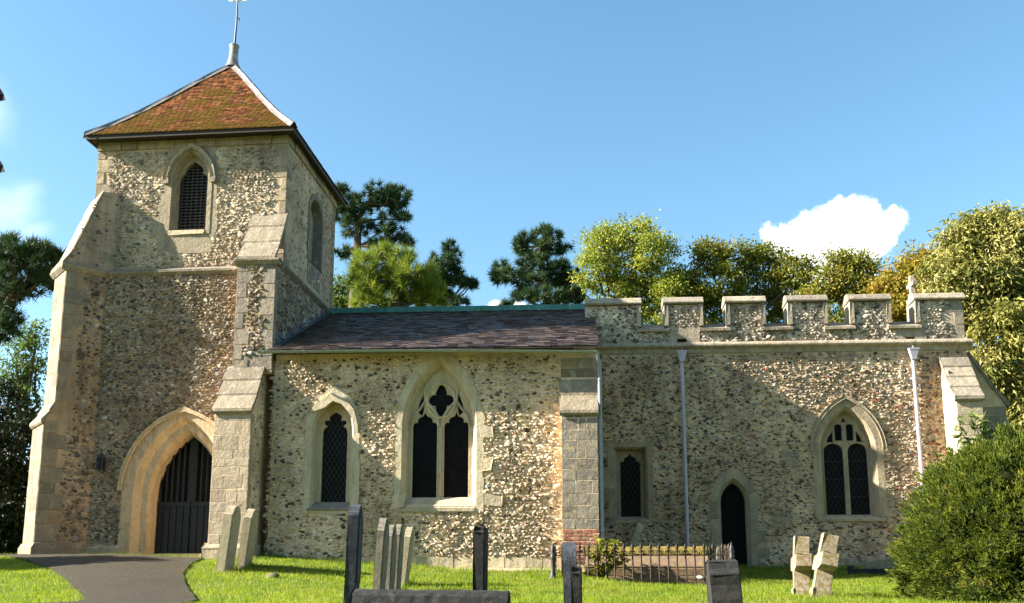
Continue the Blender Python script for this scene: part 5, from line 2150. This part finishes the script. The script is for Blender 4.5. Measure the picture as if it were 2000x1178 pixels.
# low kerb and sloping slab at the foot of the chancel
kx0, _ = at(1662, 1110, 24.9)
kx1, _ = at(1742, 1110, 24.9)
zk = float(gz((kx0 + kx1) / 2, 24.9))
grv = thing('kerbed_grave', 'low dark kerbed grave with sloping slab below the chancel wall, left of the round bush', 'grave', ((kx0 + kx1) / 2, 24.9, zk))
mb = MB()
box(mb, kx0, kx1 + 1.0, 24.85, 24.97, zk + .02, zk + .15)
box(mb, kx0 - .07, kx0 + .07, 24.83, 24.99, zk - .1, zk + .22)
box(mb, kx0, kx1 + 1.0, 25.75, 25.87, zk + .02, zk + .15)
o = mb.build('kerb', MT['grave_black'], grv)
bevel(o, .015)
mb = MB()
plate(mb, [(kx0 + .15, zk), (kx1 + .6, zk), (kx1 + .6, zk + .32), (kx0 + .75, zk + .36)], [], 25.1, 25.6, lambda a, z, d: np.stack(np.broadcast_arrays(a, d, z), -1))
o = mb.build('slab', MT['grave_grey'], grv)
bevel(o, .02)


# ------------------------------------------------------------------ plants
def leaves(mb, P, size, rg, up=.4, droop=.25, asp=.45, m=0, rnd=None, outward=None):
    n = len(P)
    d = rg.normal(0, 1, (n, 3))
    if outward is not None:
        d += outward * 1.1
    d[:, 2] += -droop
    d /= np.linalg.norm(d, axis=1)[:, None]
    nr = rg.normal(0, 1, (n, 3))
    nr[:, 2] += up * 3
    nr[:, 0] -= .5
    s = np.cross(d, nr)
    s /= np.maximum(1e-6, np.linalg.norm(s, axis=1))[:, None]
    L_ = (size * rg.uniform(.6, 1.35, n))[:, None]
    w = L_ * asp * .5
    nn = np.cross(s, d)
    V = np.stack([P, P + d * L_ * .45 + s * w + nn * L_ * .06, P + d * L_ - nn * L_ * .12, P + d * L_ * .45 - s * w + nn * L_ * .06], 1)
    F = np.arange(n * 4).reshape(n, 4)
    rn = np.clip(rg.normal(.5, .22, n), 0, 1) if rnd is None else np.clip(rnd, 0, 1)
    mb.add(V.reshape(-1, 3), F, m, np.repeat(rn, 4))


MT['bark'] = m_stone('tree_bark', (.06, .046, .034), (.04, .032, .026), dk=.4, lich=(.14, .14, .09), bumpd=.04)
MT['bark_red'] = m_stone('pine_bark', (.13, .075, .05), (.07, .05, .038), dk=.35, lich=(.22, .15, .1), bumpd=.04)


def blobs_world(bl, Y, rg, depth=.8):
    out = []
    for (px, py, rx, rz) in bl:
        yy = Y + rg.uniform(-depth, depth) * rx * Y / FPX
        p = at3(px, py, yy)
        out.append((np.array(p), rx * yy / FPX, rz * yy / FPX))
    return out


def trunk_of(mb, base, top, r0, r1, rg, wob=.25, n=6):
    pts, rad = [], []
    for i in range(n + 1):
        f = i / n
        p = base + (top - base) * f + np.array([rg.normal(0, wob), rg.normal(0, wob), 0]) * math.sin(math.pi * f)
        pts.append(tuple(p))
        rad.append(r0 + (r1 - r0) * f)
    tube(mb, pts, rad, 9)
    return [np.array(p) for p in pts]


def limb(mb, a, b, r0, r1, rg, sag=.12):
    L_ = np.linalg.norm(b - a)
    pts = []
    for i in range(5):
        f = i / 4
        p = a + (b - a) * f + rg.normal(0, .035 * L_, 3) * math.sin(math.pi * f)
        p[2] -= sag * L_ * math.sin(math.pi * f) * .5
        pts.append(tuple(p))
    tube(mb, pts, [r0 + (r1 - r0) * i / 4 for i in range(5)], 6)


def broadleaf(name, label, Y, bl, tx, mat, seed, lsize=.2, clumps=34, per=42, cr=.42, group='trees behind the church', droop=.25, asp=.5, hue=.0, back=True):
    rg = np.random.default_rng(seed)
    W_ = blobs_world(bl, Y, rg)
    bx, _ = at(tx, 700, Y)
    zg = float(gz(bx, Y))
    base = np.array([bx, Y, zg - .2])
    root = thing(name, label, 'tree', (bx, Y, zg), group)
    ctr = np.mean([b[0] for b in W_], axis=0)
    mb = MB()
    tp = trunk_of(mb, base, np.array([ctr[0], ctr[1], ctr[2] + .5]), .32, .12, rg)
    for (c, rx, rz) in W_:
        s = tp[min(len(tp) - 1, 3 + rg.integers(0, 3))]
        limb(mb, s, c, .09, .035, rg)
        for k in range(7):
            d = rg.normal(0, 1, 3)
            d /= np.linalg.norm(d)
            limb(mb, c, c + d * np.array([rx, rx, rz]) * .9, .03, .008, rg)
    mb.build('trunk', MT['bark'], root)
    mb = MB()
    for (c, rx, rz) in W_:
        n = int(2.2 * clumps * max(.5, (rx * rz) ** .9 / 2.0))
        d = rg.normal(0, 1, (n, 3))
        d /= np.linalg.norm(d, axis=1)[:, None]
        hol = rg.normal(0, 1, (4, 3))
        hol /= np.linalg.norm(hol, axis=1)[:, None]
        keep = (d @ hol.T).max(1) < .93
        d = d[keep]
        n = len(d)
        rr = rg.uniform(.45, 1.0, n)[:, None] ** .6 * rg.uniform(.88, 1.2, n)[:, None]
        cc = c + d * rr * np.array([rx, rx * .9, rz])
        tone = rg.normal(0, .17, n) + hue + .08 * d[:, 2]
        for i in range(n):
            k = int(per * rg.uniform(.5, 1.4))
            cs = cr * rg.uniform(.5, 1.15)
            P = cc[i] + rg.normal(0, 1, (k, 3)) * np.array([cs, cs, cs * .6]) * .6
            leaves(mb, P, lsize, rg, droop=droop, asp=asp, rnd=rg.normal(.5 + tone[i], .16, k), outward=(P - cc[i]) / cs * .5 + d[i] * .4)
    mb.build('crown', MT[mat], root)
    return root


def pine(name, label, Y, bl, trunk_px, mat, seed, tufts=1.0, nl=.34, nw=.035, npt=46, group='trees behind the church', tr=.3, lift=.35, bark='bark_red'):
    rg = np.random.default_rng(seed)
    tpx = [at3(x, y, Y) for x, y in trunk_px]
    bx = tpx[0].x
    zg = float(gz(bx, Y))
    root = thing(name, label, 'tree', (bx, Y, zg), group)
    mb = MB()
    pts = [(bx, Y, zg - .2)] + [tuple(p) for p in tpx]
    tube(mb, pts, list(np.linspace(tr, tr * .3, len(pts))), 9)
    tv = [np.array(p) for p in pts[1:]]
    cv = MB()
    for (px, py, rx, rz) in bl:
        for sub in range(2):
            yy = Y + rg.uniform(-1., 1.) * rx * Y / FPX
            c = np.array(at3(px + rg.uniform(-.3, .3) * rx, py, yy))
            ax, az = rx * yy / FPX, rz * yy / FPX
            s = min(tv, key=lambda q: np.linalg.norm(q - c) + max(0, q[2] - c[2]) * 1.5)
            limb(mb, s, c, .06, .02, rg, .1)
            n = max(7, int(tufts * (ax * az) ** .8 * 26))
            d = rg.normal(0, 1, (n, 3))
            d /= np.linalg.norm(d, axis=1)[:, None]
            T = c + d * (rg.uniform(.3, 1, n) ** .5)[:, None] * np.array([ax, ax * .9, az])
            for t in T:
                limb(mb, c + (t - c) * .15, t, .012, .006, rg, .05)
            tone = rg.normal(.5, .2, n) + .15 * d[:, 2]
            k = npt
            q = rg.normal(0, 1, (n, k, 3))
            q[:, :, 2] += lift * 1.5
            q[:, :, :] += (d * .5)[:, None, :]
            q /= np.linalg.norm(q, axis=2)[:, :, None]
            ln = nl * rg.uniform(.7, 1.2, (n, k, 1))
            sd = np.cross(q, rg.normal(0, 1, (n, k, 3)))
            sd /= np.maximum(1e-6, np.linalg.norm(sd, axis=2))[:, :, None]
            O = T[:, None, :] + rg.normal(0, .03, (n, k, 3))
            V = np.stack([O - sd * nw * .5, O + sd * nw * .5, O + q * ln], 2).reshape(-1, 3)
            F = np.arange(n * k * 3).reshape(-1, 3)
            rn = np.clip(np.repeat(tone, k * 3) + rg.normal(0, .08, n * k * 3), 0, 1)
            cv.add(V, F, 0, rn)
    mb.build('trunk', MT[bark], root)
    cv.build('crown', MT[mat], root)
    return root


MT['pine_dark'] = m_leaf('pine_needles_dark', [(0, (.018, .038, .018)), (.5, (.035, .068, .028)), (1, (.075, .115, .04))], .2)
MT['pine_bright'] = m_leaf('pine_needles_bright', [(0, (.07, .11, .014)), (.5, (.17, .22, .025)), (1, (.28, .32, .05))], .3)
MT['leaf_yellow'] = m_leaf('leaves_yellow_green', [(0, (.06, .10, .014)), (.5, (.25, .29, .036)), (1, (.52, .47, .10))], .3)
MT['leaf_olive'] = m_leaf('leaves_olive', [(0, (.05, .07, .009)), (.5, (.14, .16, .017)), (.85, (.24, .22, .03)), (1, (.34, .20, .04))], .25)
MT['leaf_mid'] = m_leaf('leaves_mid_green', [(0, (.06, .085, .014)), (.5, (.19, .20, .028)), (.85, (.30, .26, .045)), (1, (.38, .22, .05))], .28)
MT['leaf_orange'] = m_leaf('leaves_turning', [(0, (.12, .12, .016)), (.5, (.30, .245, .035)), (1, (.42, .22, .05))], .28)
MT['leaf_chestnut'] = m_leaf('chestnut_leaves', [(0, (.05, .07, .016)), (.4, (.20, .205, .045)), (.75, (.39, .34, .105)), (1, (.58, .50, .24))], .28, .45)
MT['leaf_green'] = m_leaf('leaves_fresh_green', [(0, (.05, .085, .02)), (.5, (.09, .14, .03)), (1, (.15, .2, .05))], .4)
MT['yew'] = m_leaf('yew_sprays', [(0, (.035, .055, .010)), (.5, (.095, .125, .018)), (.85, (.18, .19, .03)), (1, (.25, .21, .05))], .35, .6)
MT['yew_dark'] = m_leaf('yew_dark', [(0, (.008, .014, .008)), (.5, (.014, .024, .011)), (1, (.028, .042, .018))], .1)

# left of the tower
pine('scots_pine', 'dark pine with full crown beside the left edge, left of the tower buttress', 30, [(10, 500, 40, 40), (45, 488, 40, 30), (80, 500, 40, 24), (95, 540, 26, 30), (40, 545, 46, 36), (10, 580, 40, 40), (20, 630, 26, 40), (110, 500, 20, 12), (-60, 520, 60, 60)],
     [(-30, 900), (-20, 700), (0, 600), (30, 520)], 'pine_dark', 201, 1.5, .36, .04, 52)
broadleaf('broadleaf_tree', 'thin pale leaved tree with sky showing through, between the left edge pine and the tower', 34, [(30, 690, 40, 40), (70, 660, 24, 34), (70, 720, 26, 30), (20, 740, 30, 30), (50, 790, 30, 40), (70, 830, 20, 30)], 40, 'leaf_green', 202, .14, 24, 34, .4)
broadleaf('yew_tree', 'almost black yew at the left edge behind the tower', 28.5, [(10, 800, 46, 60), (-10, 900, 50, 70), (30, 860, 40, 60), (12, 980, 40, 60), (-40, 1010, 60, 60), (35, 940, 24, 40), (20, 1050, 34, 40), (-10, 1060, 60, 40)], -10, 'yew_dark', 203, .13, 60, 50, .36)

# behind the nave
pine('scots_pine', 'tall scots pine with bare reddish trunk and flat crown just right of the tower', 46, [(735, 378, 36, 20), (780, 385, 26, 22), (752, 402, 46, 20), (690, 400, 26, 22), (664, 410, 22, 34), (690, 440, 34, 22), (752, 440, 30, 14), (770, 462, 34, 14), (735, 478, 24, 12), (670, 492, 18, 14), (795, 472, 16, 8), (664, 372, 14, 12), (790, 425, 14, 8), (640, 400, 24, 40)],
     [(688, 640), (694, 560), (698, 480), (700, 430), (715, 400)], 'pine_dark', 204, 1.35, .38, .042, 50, tr=.34)
broadleaf('broadleaf_tree', 'small green tree in the gap between the tower and the bright pine', 48, [(664, 560, 20, 26), (672, 600, 24, 20), (655, 590, 20, 30), (690, 570, 16, 16)], 668, 'leaf_green', 211, .2, 22, 26, .4)
pine('bushy_pine', 'bright yellow green bushy pine in front of the tall scots pine, above the nave ridge', 37, [(715, 520, 26, 26), (745, 500, 30, 20), (780, 510, 30, 24), (720, 565, 30, 24), (760, 550, 34, 26), (800, 540, 30, 30), (835, 550, 26, 30), (705, 590, 24, 20), (760, 590, 40, 20), (815, 585, 40, 24), (690, 545, 12, 20), (850, 580, 20, 24)],
     [(770, 680), (775, 600), (770, 550), (765, 510)], 'pine_bright', 205, 1.5, .46, .03, 60, tr=.22, lift=.6)
pine('scots_pine', 'dark narrow pine with a long low branch reaching right, right of the bright bushy pine', 45, [(880, 485, 14, 18), (882, 508, 22, 12), (862, 522, 24, 14), (890, 530, 14, 8), (868, 550, 22, 12), (900, 548, 20, 8), (918, 556, 12, 6), (905, 553, 10, 6), (866, 580, 22, 16), (895, 592, 18, 10), (850, 510, 16, 14), (845, 550, 20, 30)],
     [(858, 680), (862, 600), (868, 540), (878, 500)], 'pine_dark', 206, 1.6, .34, .04, 50, tr=.2)
pine('scots_pine', 'dark dense pine standing alone right of the sky gap, left of the yellow trees', 45, [(1062, 452, 16, 12), (1030, 468, 20, 14), (1085, 466, 22, 14), (1045, 490, 36, 14), (1090, 486, 20, 10), (1016, 482, 12, 12), (980, 524, 18, 12), (1010, 540, 30, 18), (1050, 520, 36, 18), (1090, 530, 36, 18), (1050, 555, 50, 18), (1110, 555, 36, 24), (1020, 580, 30, 14), (1075, 585, 50, 18), (1125, 585, 24, 24), (970, 540, 10, 14), (990, 600, 14, 8)],
     [(1072, 690), (1070, 600), (1062, 540), (1055, 480)], 'pine_dark', 207, 1.6, .36, .042, 52, tr=.28)
broadleaf('broadleaf_tree', 'tall yellow green tree behind the left end of the battlements', 42, [(1180, 480, 44, 36), (1235, 462, 46, 34), (1275, 490, 44, 40), (1165, 530, 36, 40), (1225, 530, 50, 40), (1285, 545, 46, 44), (1200, 580, 50, 36), (1260, 590, 60, 36), (1310, 575, 30, 36), (1180, 640, 60, 40), (1260, 650, 60, 40)], 1240, 'leaf_yellow', 208, .135, 46, 78, .42)
broadleaf('broadleaf_tree', 'dark olive tree behind the middle of the battlements, lower than the cloud', 43, [(1385, 505, 40, 32), (1440, 505, 50, 34), (1500, 510, 50, 30), (1550, 535, 40, 34), (1400, 560, 60, 40), (1470, 565, 60, 40), (1540, 580, 60, 36), (1350, 585, 36, 36), (1330, 560, 30, 30), (1350, 640, 60, 40), (1440, 640, 70, 46), (1530, 645, 70, 46)], 1450, 'leaf_olive', 209, .145, 42, 80, .45)
broadleaf('broadleaf_tree', 'small light crowned tree just under the white cloud behind the battlements', 40, [(1640, 515, 30, 22), (1680, 525, 30, 26), (1625, 555, 34, 30), (1670, 570, 40, 30), (1710, 575, 30, 26), (1600, 590, 40, 24), (1620, 645, 60, 44), (1690, 640, 60, 44)], 1655, 'leaf_mid', 210, .145, 34, 70, .45)
broadleaf('broadleaf_tree', 'orange tinged autumn tree behind the gable cross', 38, [(1770, 540, 34, 34), (1800, 512, 36, 24), (1735, 570, 26, 26), (1780, 590, 46, 36), (1825, 550, 36, 40), (1750, 610, 40, 30), (1760, 650, 60, 40), (1820, 640, 50, 40)], 1780, 'leaf_orange', 212, .145, 42, 78, .45)
broadleaf('chestnut_tree', 'large chestnut tree with long drooping leaves at the right edge', 35, [(1890, 470, 44, 40), (1935, 440, 40, 30), (1985, 460, 50, 36), (1870, 530, 50, 50), (1930, 530, 60, 60), (1990, 540, 50, 60), (1910, 620, 44, 50), (1960, 640, 60, 60), (2020, 620, 50, 80), (1935, 720, 36, 50), (1980, 740, 60, 60), (1960, 820, 50, 60), (2020, 800, 60, 80), (1850, 580, 36, 36), (1905, 560, 40, 40), (2060, 520, 60, 60)], 1985, 'leaf_chestnut', 213, .21, 48, 84, .5, droop=.9, asp=.34)

# round yew outside the left edge, whose shade lies across the path
rg = np.random.default_rng(91)
hx, hy = -20.8, 19.4
root = thing('yew_tree', 'dark round yew on the lawn left of the path, outside the picture', 'tree', (hx, hy, float(gz(hx, hy))))
mb = MB()
tube(mb, [(hx, hy, float(gz(hx, hy)) - .2), (hx, hy, 5.5)], [.25, .06], 8)
mb.build('trunk', MT['bark'], root)
mb = MB()
q = rg.normal(0, 1, (9000, 3))
q /= np.linalg.norm(q, axis=1)[:, None]
P = np.array([hx, hy, 3.5]) + q * (rg.uniform(.3, 1.05, 9000) ** .5)[:, None] * np.array([1.5, 1.45, 3.3])
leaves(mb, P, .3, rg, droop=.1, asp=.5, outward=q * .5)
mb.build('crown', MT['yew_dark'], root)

# added unseen trees behind the camera, blocking low sky light from the walls
rg = np.random.default_rng(77)
for i, X in enumerate((-17, -9, -1, 7, 15, 23, 32)):
    Yb = -11 - (i % 3) * 1.6
    zb_ = float(gz(X, Yb))
    root = thing('sky_blocker_tree', 'added unseen tree behind the camera that blocks low sky light', 'tree', (X, Yb, zb_), 'added sky blocking trees behind the viewpoint')
    if i == 0:
        mb = MB()
        tube(mb, [(X, Yb, zb_ - .3), (X + .1, Yb, zb_ + 4), (X, Yb, zb_ + 9), (X, Yb, zb_ + 14)], [.45, .36, .28, .1], 10)
        tr_ = mb.build('trunk', MT['bark'], root)
        mb = MB()
        q = rg.normal(0, 1, (9000, 3))
        q /= np.linalg.norm(q, axis=1)[:, None]
        P = np.array([X, Yb, zb_ + 10.0]) + q * (rg.uniform(.15, 1.05, 9000) ** .5)[:, None] * np.array([5.0, 4.0, 8.2])
        leaves(mb, P, .55, rg, droop=.3, asp=.7, outward=q * .4)
        cr_ = mb.build('crown', MT['leaf_olive'], root)
    else:
        for src in (tr_, cr_):
            c_ = src.copy()
            COL.objects.link(c_)
            c_.parent = root
        root.rotation_euler = (0, 0, i * 1.3)

# hedgerows beyond the churchyard
rg = np.random.default_rng(55)
for (xa, xb, Yh) in ((16, 75, 62), (-80, -24, 60)):
    mb = MB()
    n = 9000
    x = rg.uniform(xa, xb, n)
    top = 4.2 + 1.2 * np.sin(x * .5) + .8 * np.sin(x * 1.7 + 1)
    P = np.stack([x, Yh + rg.normal(0, 1.2, n), .2 + top * rg.uniform(0, 1, n)], -1)
    leaves(mb, P, .7, rg, droop=.2, asp=.6)
    tag(mb.build('hedgerow', MT['leaf_olive'], loc=((xa + xb) / 2, Yh, .3)), kind='stuff')

# clipped yew dome at the right
bY = 15.0
bX = at(2030, 1105, bY)[0]
bz = float(gz(bX, bY))
MT['yew'].node_tree.nodes['Principled BSDF'].inputs['Specular IOR Level'].default_value = .08
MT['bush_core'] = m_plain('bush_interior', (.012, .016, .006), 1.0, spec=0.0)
bush = thing('yew_bush', 'large rounded green yew bush on the grass at the lower right corner', 'bush', (bX, bY, bz))
rg = np.random.default_rng(300)
Rb, Hb = 1.90, 1.95
cz = .28


def bump_r(d):
    return 1 + .045 * np.sin(d[:, 0] * 7 + 1) * np.sin(d[:, 2] * 9 + d[:, 1] * 5) + .05 * np.sin(d[:, 1] * 15 + d[:, 0] * 11) * np.sin(d[:, 2] * 17)


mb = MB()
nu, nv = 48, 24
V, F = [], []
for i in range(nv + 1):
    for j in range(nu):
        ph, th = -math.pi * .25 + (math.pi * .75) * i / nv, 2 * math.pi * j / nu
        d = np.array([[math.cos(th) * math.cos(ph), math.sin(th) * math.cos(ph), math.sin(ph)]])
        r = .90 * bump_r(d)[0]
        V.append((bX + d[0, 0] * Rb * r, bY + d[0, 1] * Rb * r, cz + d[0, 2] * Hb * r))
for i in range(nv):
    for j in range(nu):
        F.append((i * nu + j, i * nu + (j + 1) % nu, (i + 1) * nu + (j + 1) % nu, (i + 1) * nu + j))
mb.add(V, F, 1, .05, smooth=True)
n = 120000
d = rg.normal(0, 1, (n, 3))
d /= np.linalg.norm(d, axis=1)[:, None]
k = (d[:, 2] > -.35) & ((d[:, 1] < .45) | (rg.random(n) < .3))
d = d[k]
n = len(d)
nc = 2600
cd = rg.normal(0, 1, (nc, 3))
cd /= np.linalg.norm(cd, axis=1)[:, None]
co_ = rg.normal(0, .045, nc)
ct_ = rg.normal(0, .14, nc)
ci = np.empty(n, int)
for s0 in range(0, n, 8000):
    ci[s0:s0 + 8000] = np.argmax(d[s0:s0 + 8000] @ cd.T, axis=1)
tip = 1 - np.clip(np.linalg.norm(d - cd[ci], axis=1) / .055, 0, 1)
r = bump_r(d) * (.90 + co_[ci] + .085 * tip + rg.uniform(-.03, .03, n))
P = np.stack([bX + d[:, 0] * Rb * r, bY + d[:, 1] * Rb * r, cz + d[:, 2] * Hb * r], -1)
out = d + cd[ci] * .6
out[:, 2] += .5
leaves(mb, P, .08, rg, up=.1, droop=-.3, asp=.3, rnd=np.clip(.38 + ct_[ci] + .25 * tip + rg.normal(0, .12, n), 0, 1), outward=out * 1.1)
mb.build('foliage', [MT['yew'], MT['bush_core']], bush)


def sprig_plant(name, label, cat, stems, mat, seed, lsize, per, Y, group=None, asp=.4):
    rg = np.random.default_rng(seed)
    b = stems[0][0]
    p0 = at3(b[0], b[1], Y)
    root = thing(name, label, cat, (p0.x, Y, p0.z), group)
    mb, lv = MB(), MB()
    for st in stems:
        pts = [np.array(at3(x, y, Y + rg.uniform(-.15, .15))) for x, y in st]
        tube(mb, [tuple(p) for p in pts], list(np.linspace(.014, .005, len(pts))), 6)
        for i in range(len(pts) - 1):
            k = per
            f = rg.random(k)[:, None]
            P = pts[i] + (pts[i + 1] - pts[i]) * f + rg.normal(0, .03, (k, 3))
            leaves(lv, P, lsize, rg, up=.5, droop=.3, asp=asp)
    mb.build('stem', MT['bark'], root)
    lv.build('foliage', MT[mat], root)


MT['leaf_lime'] = m_leaf('lime_leaves', [(0, (.10, .13, .015)), (.5, (.22, .23, .03)), (1, (.36, .32, .06))], .4)
MT['leaf_sapling'] = m_leaf('sapling_leaves', [(0, (.07, .11, .025)), (.5, (.13, .18, .04)), (1, (.22, .26, .08))], .4)
sprig_plant('bramble', 'yellow green leafy shrub growing up through the iron railing beside the brick footed buttress', 'shrub',
            [[(1165, 1142), (1168, 1100), (1172, 1070), (1170, 1048)], [(1170, 1140), (1190, 1090), (1200, 1065), (1205, 1058)], [(1175, 1140), (1200, 1100), (1216, 1080)], [(1165, 1140), (1150, 1125), (1145, 1115)], [(1172, 1130), (1180, 1080), (1190, 1056)], [(1178, 1120), (1210, 1100), (1222, 1098)], [(1168, 1130), (1185, 1110), (1195, 1075)], [(1168, 1140), (1160, 1090), (1158, 1070)]],
            'leaf_lime', 401, .13, 24, 21.35, asp=.6)
sprig_plant('sapling', 'thin pale leaved sapling rising behind the yew bush against the end buttress', 'sapling',
            [[(1925, 930), (1920, 870), (1905, 830), (1890, 805)], [(1925, 900), (1922, 850), (1918, 815)], [(1915, 900), (1900, 870), (1880, 850), (1872, 820)], [(1930, 900), (1934, 860), (1930, 830)], [(1870, 930), (1850, 900), (1825, 905)], [(1870, 940), (1868, 900), (1850, 885)], [(1900, 920), (1895, 885), (1912, 860)], [(1880, 940), (1840, 920), (1800, 945)]],
            'leaf_sapling', 402, .2, 13, 17.6, asp=.32)

# leaf tips of a branch hanging close by at the left edge
rg = np.random.default_rng(7)
ovY = 2.4
p0 = at3(-60, 150, ovY)
tw = thing('overhanging_twig', 'twig with purple brown leaf tips poking in at the left edge of the sky', 'twig', tuple(p0))
mb = MB()
tube(mb, [tuple(at3(-120, 120, ovY)), tuple(at3(-60, 150, ovY)), tuple(at3(-40, 250, ovY)), tuple(at3(-36, 330, ovY))], [.004, .003, .002, .001], 6)
mb.build('stem', MT['bark'], tw)
mb = MB()
for (x, y, x2, y2) in ((-30, 168, 11, 196), (-36, 305, 10, 336), (-40, 210, -10, 240)):
    a, b = np.array(at3(x, y, ovY)), np.array(at3(x2, y2, ovY))
    dn = (b - a)
    s = np.array([dn[2], 0, -dn[0]]) * .2
    mid = (a + b) / 2 + np.array([0, 0, .008])
    mb.add([tuple(a), tuple(mid + s + np.array([0, -.006, 0])), tuple(a + dn * .85 + s * .7), tuple(b), tuple(a + dn * .8 - s * .7), tuple(mid - s)], [(0, 1, 5), (1, 2, 4, 5), (2, 3, 4)], 0, .5)
mb.build('leaf', m_plain('purple_brown_leaf', (.035, .018, .030), .5), tw)
